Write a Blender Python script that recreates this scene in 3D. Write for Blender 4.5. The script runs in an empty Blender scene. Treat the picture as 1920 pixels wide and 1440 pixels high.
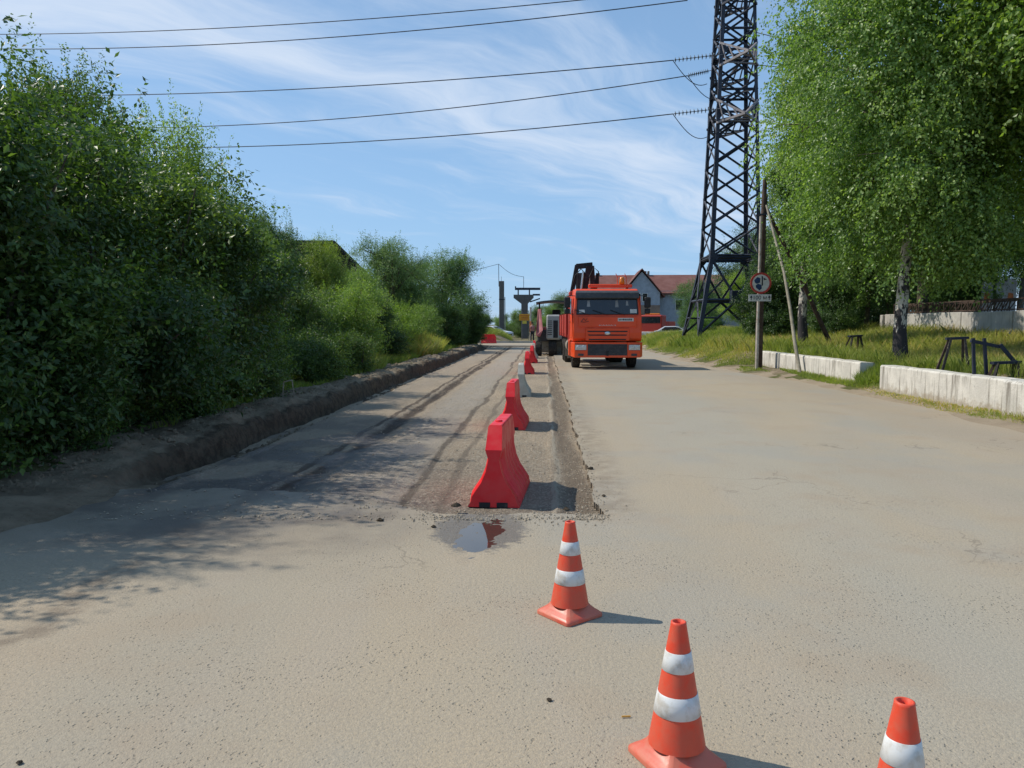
import bpy, math, random
import numpy as np
from mathutils import Vector, Matrix
R = math.radians
S = bpy.context.scene
COL = S.collection
# ------------------------------------------------------------------ camera
cam_d = bpy.data.cameras.new('camera'); cam = bpy.data.objects.new('camera', cam_d); COL.objects.link(cam)
CH = 1.6; PITCH = 4.44; F = 1442.0
cam.location = (0, 0, CH); cam.rotation_euler = (R(90 - PITCH), 0, 0)
cam_d.sensor_width = 36; cam_d.lens = F / 1920 * 36; cam_d.clip_end = 6000; cam_d.clip_start = 0.05
S.camera = cam
# ------------------------------------------------------------------ sky and sun
SUN_EL = 47.5
sx, sy = -0.975, 0.22                       # where the sun stands (left, slightly ahead)
W = bpy.data.worlds.new('World'); S.world = W; W.use_nodes = True
nt = W.node_tree; nt.nodes.clear()
def N(t, ty, **kw):
    n = t.nodes.new(ty)
    for k, v in kw.items():
        if k in ('loc',): continue
        setattr(n, k, v)
    return n
def world():
    out = N(nt, 'ShaderNodeOutputWorld'); bg = N(nt, 'ShaderNodeBackground'); bg.inputs[1].default_value = 0.125
    sky = N(nt, 'ShaderNodeTexSky', sky_type='NISHITA'); sky.sun_disc = False
    sky.sun_elevation = R(SUN_EL); sky.sun_rotation = math.atan2(sx, sy)
    sky.air_density = 1.0; sky.dust_density = 0.35; sky.ozone_density = 3.0; sky.altitude = 200
    L = nt.links.new
    tc = N(nt, 'ShaderNodeTexCoord'); sep = N(nt, 'ShaderNodeSeparateXYZ'); L(tc.outputs['Generated'], sep.inputs[0])
    def M(op, a, b=None, c=None, clamp=False):
        m = N(nt, 'ShaderNodeMath', operation=op); m.use_clamp = clamp
        for i, v in enumerate((a, b, c)):
            if v is None: continue
            if isinstance(v, (int, float)): m.inputs[i].default_value = v
            else: L(v, m.inputs[i])
        return m.outputs[0]
    zz = M('MAXIMUM', sep.outputs[2], 0.015)
    px = M('DIVIDE', sep.outputs[0], M('ADD', zz, 0.12)); py = M('DIVIDE', sep.outputs[1], M('ADD', zz, 0.12))
    comb = N(nt, 'ShaderNodeCombineXYZ'); L(px, comb.inputs[0]); L(py, comb.inputs[1])
    # cirrus: one broad band from upper left to lower right, combed into streaks
    al = M('ADD', M('MULTIPLY', px, 0.73), M('MULTIPLY', py, 0.68)); ac = M('ADD', M('MULTIPLY', px, -0.68), M('MULTIPLY', py, 0.73))
    warp = N(nt, 'ShaderNodeTexNoise'); warp.inputs['Scale'].default_value = 0.8; warp.inputs['Detail'].default_value = 3; L(comb.outputs[0], warp.inputs['Vector'])
    acw = M('ADD', ac, M('MULTIPLY', M('SUBTRACT', warp.outputs[0], .5), 1.1))
    def streak(sa, sc_, off, det, ro):
        c2 = N(nt, 'ShaderNodeCombineXYZ'); L(M('ADD', M('MULTIPLY', al, sa), off), c2.inputs[0]); L(M('MULTIPLY', acw, sc_), c2.inputs[1])
        n_ = N(nt, 'ShaderNodeTexNoise'); n_.inputs['Scale'].default_value = 1.0; n_.inputs['Detail'].default_value = det; n_.inputs['Roughness'].default_value = ro; n_.inputs['Distortion'].default_value = .25
        L(c2.outputs[0], n_.inputs['Vector']); return n_.outputs[0]
    n1 = streak(1.1, 4.0, 3.0, 10, .62); n2 = streak(.5, 1.2, 9.0, 4, .5)
    band = M('SUBTRACT', 1.0, M('DIVIDE', M('ABSOLUTE', M('SUBTRACT', acw, 1.95)), 0.62), clamp=True)
    base = M('ADD', M('MULTIPLY', n1, 1.0), M('MULTIPLY', n2, 0.55))
    base = M('ADD', base, M('MULTIPLY', band, 0.42))
    cl = N(nt, 'ShaderNodeMapRange'); cl.interpolation_type = 'SMOOTHSTEP'
    cl.inputs['From Min'].default_value = 0.76; cl.inputs['From Max'].default_value = 1.36
    L(base, cl.inputs[0])
    fac = M('MULTIPLY', cl.outputs[0], 0.9)
    low = N(nt, 'ShaderNodeMapRange'); low.inputs['From Min'].default_value = .42; low.inputs['From Max'].default_value = 0.0; low.inputs['To Max'].default_value = .75; low.inputs['To Min'].default_value = .42; L(sep.outputs[2], low.inputs[0])
    pre = N(nt, 'ShaderNodeMix', data_type='RGBA'); L(low.outputs[0], pre.inputs[0]); L(sky.outputs[0], pre.inputs[6]); pre.inputs[7].default_value = (2.55, 4.55, 7.3, 1)
    mix = N(nt, 'ShaderNodeMix', data_type='RGBA'); L(fac, mix.inputs[0]); L(pre.outputs[2], mix.inputs[6]); mix.inputs[7].default_value = (5.6, 6.4, 7.6, 1)
    L(mix.outputs[2], bg.inputs[0]); L(bg.outputs[0], out.inputs[0])
world()
sd = bpy.data.lights.new('sun', 'SUN'); sun = bpy.data.objects.new('sun', sd); COL.objects.link(sun)
sd.energy = 4.2; sd.angle = R(0.5); sd.color = (1.0, 0.93, 0.82)
dv = Vector((sx * math.cos(R(SUN_EL)), sy * math.cos(R(SUN_EL)), math.sin(R(SUN_EL)))) / 1.0
sun.rotation_euler = dv.to_track_quat('Z', 'Y').to_euler()
S.view_settings.view_transform = 'Standard'; S.view_settings.look = 'None'; S.view_settings.gamma = 1; S.view_settings.exposure = 0.0
S.render.engine = 'CYCLES'
S.cycles.max_bounces = 7; S.cycles.transparent_max_bounces = 4; S.cycles.transmission_bounces = 3; S.cycles.diffuse_bounces = 4; S.cycles.glossy_bounces = 2

# ------------------------------------------------------------------ helpers
def gp(px, py, z=0.0):                      # a point on the level z
    a = R(PITCH); x = (px - 960) / F; y = (720 - py) / F
    d = Vector((x, math.cos(a) + y * math.sin(a), -math.sin(a) + y * math.cos(a)))
    t = (z - CH) / d.z
    return Vector((d.x * t, d.y * t, z))
def wp(px, py, Y):                          # a point at distance Y
    a = R(PITCH); x = (px - 960) / F; y = (720 - py) / F
    d = Vector((x, math.cos(a) + y * math.sin(a), -math.sin(a) + y * math.cos(a)))
    t = Y / d.y
    return Vector((d.x * t, Y, CH + d.z * t))
SL = 0.042
def ux(u, v): return u + SL * v
def tag(o, label=None, cat=None, group=None, kind=None):
    if label: o['label'] = label
    if cat: o['category'] = cat
    if group: o['group'] = group
    if kind: o['kind'] = kind
    return o
def empty(name, loc=(0, 0, 0), rz=0, label=None, cat=None, group=None):
    o = bpy.data.objects.new(name, None); COL.objects.link(o); o.location = loc; o.rotation_euler = (0, 0, rz)
    o.empty_display_size = 0.2
    return tag(o, label, cat, group)
KIDS = {}
def link(o, parent=None):
    COL.objects.link(o)
    if parent is not None:
        o.parent = parent; KIDS.setdefault(parent.name, []).append(o)
    return o
def copy_tree(o, loc=None, rz=None, scale=None, parent=None, color=None):
    c = o.copy(); COL.objects.link(c)
    if parent is not None: c.parent = parent
    if loc is not None: c.location = loc
    if rz is not None: c.rotation_euler = (0, 0, rz)
    if scale is not None: c.scale = scale
    if color is not None: c.color = color
    for ch in KIDS.get(o.name, []):
        k = copy_tree(ch, parent=c, color=color)
        KIDS.setdefault(c.name, []).append(k)
    return c
SPLIT = {'fork_slot', 'windscreen_pass', 'seat_back', 'flaked_mark', 'chimney', 'windscreen', 'canopy_post', 'detour_post', 'mirror', 'front_wheel'}
class MB:
    def __init__(s): s.v = []; s.f = []; s.sm = []
    def add(s, vs, fs, smooth=False, M=None):
        b = len(s.v)
        for p in vs:
            p = Vector(p)
            if M is not None: p = M @ p
            s.v.append(tuple(p))
        for f in fs: s.f.append([b + i for i in f]); s.sm.append(smooth)
        return s
    def box(s, x0, x1, y0, y1, z0, z1, M=None, bev=0.0):
        if bev > 0:
            return s.bbox(x0, x1, y0, y1, z0, z1, bev, M)
        vs = [(x, y, z) for z in (z0, z1) for y in (y0, y1) for x in (x0, x1)]
        s.add(vs, [(0, 2, 3, 1), (4, 5, 7, 6), (0, 1, 5, 4), (2, 6, 7, 3), (0, 4, 6, 2), (1, 3, 7, 5)], M=M); return s
    def bbox(s, x0, x1, y0, y1, z0, z1, b, M=None):      # chamfered box
        import itertools
        vs = []; idx = {}
        for X in (0, 1):
            for Y in (0, 1):
                for Z in (0, 1):
                    cx, cy, cz = (x0, x1)[X], (y0, y1)[Y], (z0, z1)[Z]
                    ix, iy, iz = (b, -b)[X], (b, -b)[Y], (b, -b)[Z]
                    idx[X, Y, Z, 0] = len(vs); vs.append((cx, cy + iy, cz + iz))
                    idx[X, Y, Z, 1] = len(vs); vs.append((cx + ix, cy, cz + iz))
                    idx[X, Y, Z, 2] = len(vs); vs.append((cx + ix, cy + iy, cz))
        I = idx; fs = []
        for X in (0, 1): fs.append([I[X, 0, 0, 0], I[X, 1, 0, 0], I[X, 1, 1, 0], I[X, 0, 1, 0]])
        for Y in (0, 1): fs.append([I[0, Y, 0, 1], I[1, Y, 0, 1], I[1, Y, 1, 1], I[0, Y, 1, 1]])
        for Z in (0, 1): fs.append([I[0, 0, Z, 2], I[1, 0, Z, 2], I[1, 1, Z, 2], I[0, 1, Z, 2]])
        for X in (0, 1):
            for Y in (0, 1): fs.append([I[X, Y, 0, 0], I[X, Y, 1, 0], I[X, Y, 1, 1], I[X, Y, 0, 1]])
            for Z in (0, 1): fs.append([I[X, 0, Z, 0], I[X, 1, Z, 0], I[X, 1, Z, 2], I[X, 0, Z, 2]])
        for Y in (0, 1):
            for Z in (0, 1): fs.append([I[0, Y, Z, 1], I[1, Y, Z, 1], I[1, Y, Z, 2], I[0, Y, Z, 2]])
        for k in itertools.product((0, 1), repeat=3): fs.append([I[k + (0,)], I[k + (1,)], I[k + (2,)]])
        c = Vector(((x0 + x1) / 2, (y0 + y1) / 2, (z0 + z1) / 2)); out = []
        for f in fs:
            p = [Vector(vs[i]) for i in f]; n = (p[1] - p[0]).cross(p[2] - p[0])
            out.append(f if n.dot(sum(p, Vector()) / len(p) - c) > 0 else f[::-1])
        s.add(vs, out, M=M); return s
    def tube(s, pts, rad, n=8, cap=True, M=None, smooth=True):
        pts = [Vector(p) for p in pts]
        if not hasattr(rad, '__len__'): rad = [rad] * len(pts)
        vs = []; fs = []
        up = Vector((0, 0, 1)); prev = None
        for i, p in enumerate(pts):
            t = (pts[min(i + 1, len(pts) - 1)] - pts[max(i - 1, 0)]).normalized()
            if prev is None:
                a = up if abs(t.z) < .9 else Vector((1, 0, 0))
                x = t.cross(a).normalized()
            else:
                x = (prev - t * prev.dot(t)).normalized()
            prev = x; y = t.cross(x)
            for k in range(n):
                a = 2 * math.pi * k / n
                vs.append(p + (x * math.cos(a) + y * math.sin(a)) * rad[i])
        for i in range(len(pts) - 1):
            for k in range(n):
                k2 = (k + 1) % n
                fs.append((i * n + k, i * n + k2, (i + 1) * n + k2, (i + 1) * n + k))
        s.add(vs, fs, smooth, M)
        if cap:
            s.add(vs[:n], [list(range(n))[::-1]], False, M); s.add(vs[-n:], [list(range(n))], False, M)
        return s
    def bar(s, a, b, w, h=None, M=None):      # square bar from a to b
        h = h or w; a = Vector(a); b = Vector(b); t = (b - a).normalized()
        u = Vector((0, 0, 1)) if abs(t.z) < .95 else Vector((0, 1, 0))
        x = t.cross(u).normalized(); y = x.cross(t)
        vs = [p + x * (i * w / 2) + y * (j * h / 2) for p in (a, b) for i, j in ((-1, -1), (1, -1), (1, 1), (-1, 1))]
        s.add(vs, [(0, 3, 2, 1), (4, 5, 6, 7), (0, 1, 5, 4), (1, 2, 6, 5), (2, 3, 7, 6), (3, 0, 4, 7)], M=M); return s
    def lathe(s, prof, n=24, M=None, smooth=True, close=False):
        vs = []; fs = []
        for r, z in prof:
            for k in range(n):
                a = 2 * math.pi * k / n; vs.append((r * math.cos(a), r * math.sin(a), z))
        for i in range(len(prof) - 1):
            for k in range(n):
                k2 = (k + 1) % n; fs.append((i * n + k, i * n + k2, (i + 1) * n + k2, (i + 1) * n + k))
        s.add(vs, fs, smooth, M); return s
    def prism(s, poly, y0, y1, M=None):       # polygon in xz, extruded along y
        n = len(poly)
        vs = [(x, y0, z) for x, z in poly] + [(x, y1, z) for x, z in poly]
        fs = [list(range(n)), list(range(2 * n - 1, n - 1, -1))] + [(i, i + n, (i + 1) % n + n, (i + 1) % n) for i in range(n)]
        s.add(vs, fs, M=M); return s
    def build(s, name, mat, parent=None, bevel=0):
        if name in SPLIT:
            par = list(range(len(s.v)))
            def fd(i):
                while par[i] != i: par[i] = par[par[i]]; i = par[i]
                return i
            for f in s.f:
                for q in f[1:]: par[fd(q)] = fd(f[0])
            groups = {}
            for k, f in enumerate(s.f): groups.setdefault(fd(f[0]), []).append(k)
            if len(groups) > 1:
                first = None
                for g_ in groups.values():
                    m_ = MB(); ids = sorted({i for k in g_ for i in s.f[k]}); mp = {i: n for n, i in enumerate(ids)}
                    m_.v = [s.v[i] for i in ids]; m_.f = [[mp[i] for i in s.f[k]] for k in g_]; m_.sm = [s.sm[k] for k in g_]
                    o_ = m_._build(name, mat, parent, bevel); first = first or o_
                return first
        return s._build(name, mat, parent, bevel)
    def _build(s, name, mat, parent=None, bevel=0):
        me = bpy.data.meshes.new(name); me.from_pydata(s.v, [], s.f)
        me.polygons.foreach_set('use_smooth', s.sm); me.materials.append(mat); me.update()
        o = bpy.data.objects.new(name, me); link(o, parent)
        if bevel:
            b = o.modifiers.new('bevel', 'BEVEL'); b.width = bevel; b.segments = 2; b.limit_method = 'ANGLE'; b.angle_limit = R(35)
        return o
def T(x=0, y=0, z=0, rz=0, rx=0, ry=0):
    return Matrix.Translation((x, y, z)) @ Matrix.Rotation(rz, 4, 'Z') @ Matrix.Rotation(ry, 4, 'Y') @ Matrix.Rotation(rx, 4, 'X')
def npmesh(name, V, Fq, mat, parent=None, tint=None, smooth=False, uv=None):
    V = np.ascontiguousarray(V, dtype=np.float32); Fq = np.ascontiguousarray(Fq, dtype=np.int32)
    k = Fq.shape[1]; me = bpy.data.meshes.new(name)
    me.vertices.add(len(V)); me.vertices.foreach_set('co', V.ravel())
    me.loops.add(Fq.size); me.loops.foreach_set('vertex_index', Fq.ravel())
    me.polygons.add(len(Fq)); me.polygons.foreach_set('loop_start', np.arange(0, Fq.size, k, dtype=np.int32))
    me.update(calc_edges=True)
    me.polygons.foreach_set('use_smooth', np.full(len(Fq), smooth))
    if tint is not None:
        a = me.attributes.new('tint', 'FLOAT', 'FACE'); a.data.foreach_set('value', np.asarray(tint, dtype=np.float32))
    if uv is not None:
        l = me.uv_layers.new(name='UVMap'); l.data.foreach_set('uv', np.asarray(uv, dtype=np.float32)[Fq.ravel()].ravel())
    me.materials.append(mat)
    o = bpy.data.objects.new(name, me); return link(o, parent)

# ------------------------------------------------------------------ materials
class NT:
    def __init__(s, name):
        s.m = bpy.data.materials.new(name); s.m.use_nodes = True; s.t = s.m.node_tree; s.t.nodes.clear()
        s.out = s.n('ShaderNodeOutputMaterial'); s.b = s.n('ShaderNodeBsdfPrincipled'); s.L(s.b.outputs[0], s.out.inputs[0])
    def n(s, ty, **kw): return N(s.t, ty, **kw)
    def L(s, a, b): s.t.links.new(a, b)
    def set(s, sock, v):
        if isinstance(v, bpy.types.NodeSocket): s.L(v, sock)
        elif isinstance(v, (tuple, list)) and len(v) == 3 and sock.type == 'RGBA': sock.default_value = (*v, 1)
        else: sock.default_value = v
    def coord(s, which='Object'): return s.n('ShaderNodeTexCoord').outputs[which]
    def mapping(s, v, sc=(1, 1, 1), rot=(0, 0, 0), loc=(0, 0, 0)):
        m = s.n('ShaderNodeMapping'); s.L(v, m.inputs[0]); m.inputs['Scale'].default_value = sc; m.inputs['Rotation'].default_value = rot; m.inputs['Location'].default_value = loc; return m.outputs[0]
    def noise(s, v, sc=5, det=4, ro=0.5, dist=0):
        m = s.n('ShaderNodeTexNoise'); s.L(v, m.inputs['Vector']); m.inputs['Scale'].default_value = sc; m.inputs['Detail'].default_value = det; m.inputs['Roughness'].default_value = ro; m.inputs['Distortion'].default_value = dist; return m.outputs[0]
    def vor(s, v, sc=5, rnd=1.0, feat='F1', out='Distance'):
        m = s.n('ShaderNodeTexVoronoi', feature=feat); s.L(v, m.inputs['Vector']); m.inputs['Scale'].default_value = sc; m.inputs['Randomness'].default_value = rnd; return m.outputs[out]
    def rng(s, v, a, b, c=0, d=1, smooth=True):
        m = s.n('ShaderNodeMapRange'); m.interpolation_type = 'SMOOTHSTEP' if smooth else 'LINEAR'
        s.set(m.inputs[0], v); m.inputs[1].default_value = a; m.inputs[2].default_value = b; m.inputs[3].default_value = c; m.inputs[4].default_value = d; return m.outputs[0]
    def math(s, op, a, b=0.0, clamp=False):
        m = s.n('ShaderNodeMath', operation=op); m.use_clamp = clamp; s.set(m.inputs[0], a); s.set(m.inputs[1], b); return m.outputs[0]
    def mix(s, f, a, b, blend='MIX'):
        m = s.n('ShaderNodeMix', data_type='RGBA', blend_type=blend); s.set(m.inputs[0], f); s.set(m.inputs[6], a); s.set(m.inputs[7], b); return m.outputs[2]
    def bump(s, h, st=0.3, dist=0.02, nrm=None):
        m = s.n('ShaderNodeBump'); m.inputs['Strength'].default_value = st; m.inputs['Distance'].default_value = dist; s.L(h, m.inputs['Height'])
        if nrm is not None: s.L(nrm, m.inputs['Normal'])
        return m.outputs[0]
    def fin(s, col, rough=0.8, spec=0.3, nrm=None, metal=0, coat=0):
        s.set(s.b.inputs['Base Color'], col); s.set(s.b.inputs['Roughness'], rough); s.b.inputs['Specular IOR Level'].default_value = spec
        s.b.inputs['Metallic'].default_value = metal; s.b.inputs['Coat Weight'].default_value = coat
        if nrm is not None: s.L(nrm, s.b.inputs['Normal'])
        return s.m
def simple(name, col, rough=0.6, spec=0.4, var=0.15, sc=4.0, metal=0, dirt=None, coat=0, bump=0.0, bsc=60):
    t = NT(name); c = t.coord()
    n = t.noise(c, sc, 6, 0.6)
    a = tuple(x * (1 - var) for x in col); b = tuple(min(1, x * (1 + var)) for x in col)
    cc = t.mix(t.rng(n, .3, .7), a, b)
    if dirt:
        cc = t.mix(t.rng(t.noise(c, sc * 2.3, 8, .65), .5, .72, 0, dirt[1]), cc, dirt[0])
    nn = t.bump(t.noise(c, bsc, 4, .6), bump, 0.01) if bump else None
    return t.fin(cc, rough, spec, nn, metal, coat)

def m_road():
    t = NT('dusty_asphalt'); c = t.coord(); uv = t.coord('UV')
    big = t.noise(t.mapping(uv, (1, .35, 1)), 0.55, 5, .55, .3)
    col = t.mix(t.rng(big, .35, .65), (.41, .336, .232), (.365, .317, .238))
    mid = t.noise(t.mapping(uv, (1.0, .22, 1)), 2.1, 6, .6)
    col = t.mix(t.rng(mid, .45, .75, 0, .5), col, (.40, .335, .255))
    # sandy drift towards the right edge
    sep = t.n('ShaderNodeSeparateXYZ'); t.L(uv, sep.inputs[0])
    e = t.math('ADD', sep.outputs[0], t.math('MULTIPLY', t.math('SUBTRACT', t.noise(t.mapping(uv, (1, .3, 1)), .8, 5, .6), .5), 3.0))
    col = t.mix(t.rng(e, 5.0, 6.8, 0, .55), col, (.36, .29, .21))
    # smooth pale worn wheel lane
    lane = t.math('ABSOLUTE', t.math('SUBTRACT', e, 2.3))
    col = t.mix(t.rng(lane, 1.3, .2, 0, .45), col, (.37, .35, .285))
    sandL = t.rng(e, -1.6, -3.2, 0, .85)
    col = t.mix(sandL, col, (.40, .32, .22))
    # damp ring round the puddle; left spread is damp with painted tree shade
    ob = t.n('ShaderNodeSeparateXYZ'); t.L(c, ob.inputs[0])
    dx = t.math('DIVIDE', t.math('ADD', ob.outputs[0], .25), .36); dy = t.math('DIVIDE', t.math('SUBTRACT', ob.outputs[1], 5.95), .62)
    rr = t.math('SQRT', t.math('ADD', t.math('MULTIPLY', dx, dx), t.math('MULTIPLY', dy, dy)))
    rr = t.math('ADD', rr, t.math('MULTIPLY', t.math('SUBTRACT', t.noise(c, 9, 8, .75), .5), 1.3))
    damp_shade = t.rng(rr, 1.12, .85, 0, .8)
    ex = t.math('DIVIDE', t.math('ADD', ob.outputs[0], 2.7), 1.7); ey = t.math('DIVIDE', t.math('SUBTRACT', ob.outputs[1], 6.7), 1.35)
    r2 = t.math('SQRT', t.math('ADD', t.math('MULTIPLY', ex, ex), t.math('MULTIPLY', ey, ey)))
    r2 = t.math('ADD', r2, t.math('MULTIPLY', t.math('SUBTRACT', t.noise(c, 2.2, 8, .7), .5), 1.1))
    damp_shade = t.math('MAXIMUM', damp_shade, t.rng(r2, 1.15, .55, 0, .72))
    col = t.mix(damp_shade, col, (.105, .092, .08))
    # aggregate grains and dark pits
    g = t.noise(c, 55, 3, .65)
    col = t.mix(t.rng(g, .35, .66, 0, .34), col, (.21, .19, .16))
    g2 = t.noise(c, 150, 2, .6)
    col = t.mix(t.rng(g2, .55, .75, 0, .45), col, (.5, .46, .39))
    # warm and cool blotches
    col = t.mix(t.rng(t.noise(c, .9, 5, .6), .5, .68, 0, .4), col, (.34, .265, .185))
    col = t.mix(t.rng(t.noise(t.mapping(c, (1, 1, 1), loc=(7, 3, 0)), .45, 4, .6), .52, .66, 0, .35), col, (.30, .295, .26))
    cl = t.noise(c, 1.1, 5, .6)
    v = t.vor(c, 20, 1.0); pit = t.math('MULTIPLY', t.rng(v, .25, .10, 0, 1), t.rng(t.noise(c, 13, 2, .5), .50, .60))
    v2 = t.vor(c, 46, 1.0); pit2 = t.math('MULTIPLY', t.rng(v2, .34, .14, 0, 1), t.rng(t.noise(c, 23, 2, .5), .46, .58))
    pit = t.math('MAXIMUM', t.math('MULTIPLY', pit, t.rng(cl, .42, .66, .05, .8)), t.math('MULTIPLY', pit2, t.rng(cl, .38, .64, .12, .75)))
    col = t.mix(t.math('MULTIPLY', pit, .34), col, (.13, .105, .08))
    # fine cracks here and there
    cw = t.n('ShaderNodeVectorMath', operation='ADD'); t.L(c, cw.inputs[0]); nn = t.n('ShaderNodeTexNoise'); nn.inputs['Scale'].default_value = 2.5; nn.inputs['Detail'].default_value = 6; t.L(c, nn.inputs['Vector']); t.L(nn.outputs[1], cw.inputs[1])
    ck = t.vor(cw.outputs[0], .55, 1.0, 'DISTANCE_TO_EDGE')
    ckm = t.math('MULTIPLY', t.rng(ck, .010, .003), t.rng(t.noise(t.mapping(c, loc=(4, 1, 0)), .5, 3, .5), .56, .66, 0, .4))
    col = t.mix(ckm, col, (.13, .11, .085))
    # near the cut the asphalt is scraped and dirtied
    sx2 = t.math('MULTIPLY', t.rng(sep.outputs[0], -.5, -1.6), t.rng(t.math('ADD', sep.outputs[1], t.math('MULTIPLY', t.noise(uv, 1.2, 5, .6), 1.6)), 5.2, 7.6))
    scr = t.mix(t.rng(t.noise(uv, 1.4, 6, .6), .4, .6), (.25, .215, .165), (.14, .12, .10))
    col = t.mix(t.math('MULTIPLY', sx2, .92), col, scr)
    # raised-edge dirt beside the milled lip
    lp = t.math('ABSOLUTE', t.math('SUBTRACT', sep.outputs[0], .62))
    col = t.mix(t.math('MULTIPLY', t.math('MULTIPLY', t.rng(lp, .34, .02), t.rng(sep.outputs[1], 6.2, 6.6)), t.rng(t.noise(uv, 4, 7, .7), .38, .6, .03, .5)), col, (.19, .15, .105))
    # faint scuffs
    sc = t.noise(t.mapping(uv, (6, .5, 1)), 3.0, 7, .7, .6)
    col = t.mix(t.rng(sc, .62, .72, 0, .28), col, (.25, .215, .175))
    # dark dirt streak where the left shoulder meets the asphalt
    ln = t.math('ABSOLUTE', t.math('ADD', t.math('ADD', sep.outputs[0], 2.75), t.math('MULTIPLY', t.math('SUBTRACT', t.noise(uv, 1.4, 6, .65), .5), .8)))
    col = t.mix(t.math('MULTIPLY', t.rng(ln, .18, .0), t.rng(t.noise(uv, 5, 5, .7), .35, .6, 0, .6)), col, (.15, .115, .085))
    h = t.math('SUBTRACT', t.math('ADD', t.math('MULTIPLY', g, .5), t.math('MULTIPLY', g2, .25)), t.math('MULTIPLY', pit, .9))
    return t.fin(col, t.rng(damp_shade, .2, .7, .82, .5), .25, t.bump(h, .75, .014))
def m_milled():
    t = NT('milled_asphalt'); c = t.coord(); uv = t.coord('UV')
    sep = t.n('ShaderNodeSeparateXYZ'); t.L(uv, sep.inputs[0]); u = sep.outputs[0]
    wob = t.math('MULTIPLY', t.math('SUBTRACT', t.noise(t.mapping(uv, (1, .25, 1)), 1.0, 5, .6), .5), .55)
    uw = t.math('ADD', u, wob)
    big = t.noise(t.mapping(uv, (1, .3, 1)), 1.3, 6, .6)
    col = t.mix(t.rng(big, .35, .65), (.39, .305, .21), (.29, .23, .16))
    col = t.mix(t.rng(t.math('ADD', sep.outputs[1], t.math('MULTIPLY', big, 2)), 11.0, 8.2, 0, .6), col, t.mix(t.rng(t.noise(uv, 1.4, 6, .6), .4, .6), (.25, .215, .165), (.14, .12, .10)))
    rough_ag = t.noise(c, 42, 5, .75)
    ag2 = t.noise(t.mapping(c, (1, 1.6, 1)), 17, 6, .8)
    col = t.mix(t.rng(ag2, .53, .60, 0, .8), col, (.50, .43, .33)); col = t.mix(t.rng(ag2, .44, .34, 0, .6), col, (.12, .09, .065))
    col = t.mix(t.rng(rough_ag, .52, .62, 0, .8), col, (.50, .43, .33))
    col = t.mix(t.rng(rough_ag, .46, .34, 0, .7), col, (.11, .085, .06))
    gro = t.noise(t.mapping(uv, (28, 1.2, 1)), 1.0, 4, .6)
    col = t.mix(t.rng(gro, .55, .75, 0, .35), col, (.17, .135, .10))
    # tyre-packed clay tracks: pale and dark stripes running with the road
    def stripe(col, u0, w, c2, k):
        d = t.math('ABSOLUTE', t.math('SUBTRACT', uw, u0))
        f = t.math('MULTIPLY', t.rng(d, w, w * .35), t.rng(t.noise(t.mapping(uv, (3, .5, 1)), 2.2, 6, .65), .3, .5, .25, k))
        return t.mix(f, col, c2)
    col = stripe(col, -3.4, .55, (.34, .28, .21), .8)
    col = stripe(col, -1.75, .62, (.36, .315, .255), .85)
    col = stripe(col, -2.5, .17, (.075, .055, .04), .95)
    col = stripe(col, -2.75, .07, (.10, .075, .055), .9)
    col = stripe(col, -1.3, .07, (.12, .095, .07), .8)
    col = stripe(col, -.95, .06, (.15, .12, .09), .6)
    col = stripe(col, .30, .17, (.17, .13, .09), .85)
    col = stripe(col, .13, .035, (.42, .36, .27), .8)
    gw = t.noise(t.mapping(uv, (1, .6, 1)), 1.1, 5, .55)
    wet_shade = t.math('MULTIPLY', t.rng(gw, .42, .56), t.math('MULTIPLY', t.rng(u, -1.0, -1.8), t.rng(sep.outputs[1], 16, 9)))  # wet patches, also painted dark for the tree shade on this lane
    col = t.mix(t.math('MULTIPLY', wet_shade, .82), col, (.085, .08, .078))
    rough = t.rng(wet_shade, .3, 1, .9, .42)
    h = t.math('ADD', t.math('ADD', rough_ag, ag2), t.math('MULTIPLY', gro, .5))
    return t.fin(col, rough, .25, t.bump(h, .9, .03))
def m_ground():
    t = NT('soil_and_grass'); c = t.coord()
    a = t.noise(c, .6, 6, .6)
    soil = t.mix(t.rng(t.noise(c, 9, 8, .7), .3, .7), (.17, .13, .085), (.29, .235, .165))
    gr = t.mix(t.noise(c, 14, 5, .6), (.06, .085, .025), (.14, .13, .045))
    col = t.mix(t.rng(a, .42, .58), gr, soil)
    return t.fin(col, .95, .1, t.bump(t.noise(c, 18, 6, .7), .8, .05))
def m_dirt():
    t = NT('dry_dirt'); c = t.coord()
    col = t.mix(t.rng(t.noise(c, 2.2, 7, .65), .32, .68), (.19, .15, .105), (.33, .27, .19))
    col = t.mix(t.rng(t.noise(c, 22, 6, .75), .55, .7, 0, .7), col, (.13, .095, .065))
    sp = t.n('ShaderNodeSeparateXYZ'); t.L(t.coord('UV'), sp.inputs[0])
    fu = t.math('ABSOLUTE', t.math('ADD', t.math('ADD', sp.outputs[0], 4.22), t.math('MULTIPLY', t.math('SUBTRACT', t.noise(c, 3, 5, .6), .5), .25)))
    col = t.mix(t.math('MULTIPLY', t.rng(fu, .26, .14, 0, .85), t.rng(sp.outputs[1], 6.5, 9.0)), col, t.mix(t.rng(t.noise(c, 7, 6, .7), .4, .6), (.05, .038, .028), (.12, .09, .062)))  # cut face: darker fresh soil, with the shade of the bank painted in
    return t.fin(col, .95, .1, t.bump(t.noise(c, 16, 8, .75), 1.0, .06))
def m_sand():
    t = NT('sandy_shoulder'); c = t.coord()
    col = t.mix(t.rng(t.noise(c, 1.6, 7, .65), .32, .68), (.37, .30, .215), (.30, .24, .17))
    col = t.mix(t.rng(t.noise(c, 24, 6, .75), .55, .7, 0, .6), col, (.16, .125, .085))
    return t.fin(col, .95, .1, t.bump(t.noise(c, 20, 8, .75), 1.0, .04))
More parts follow.
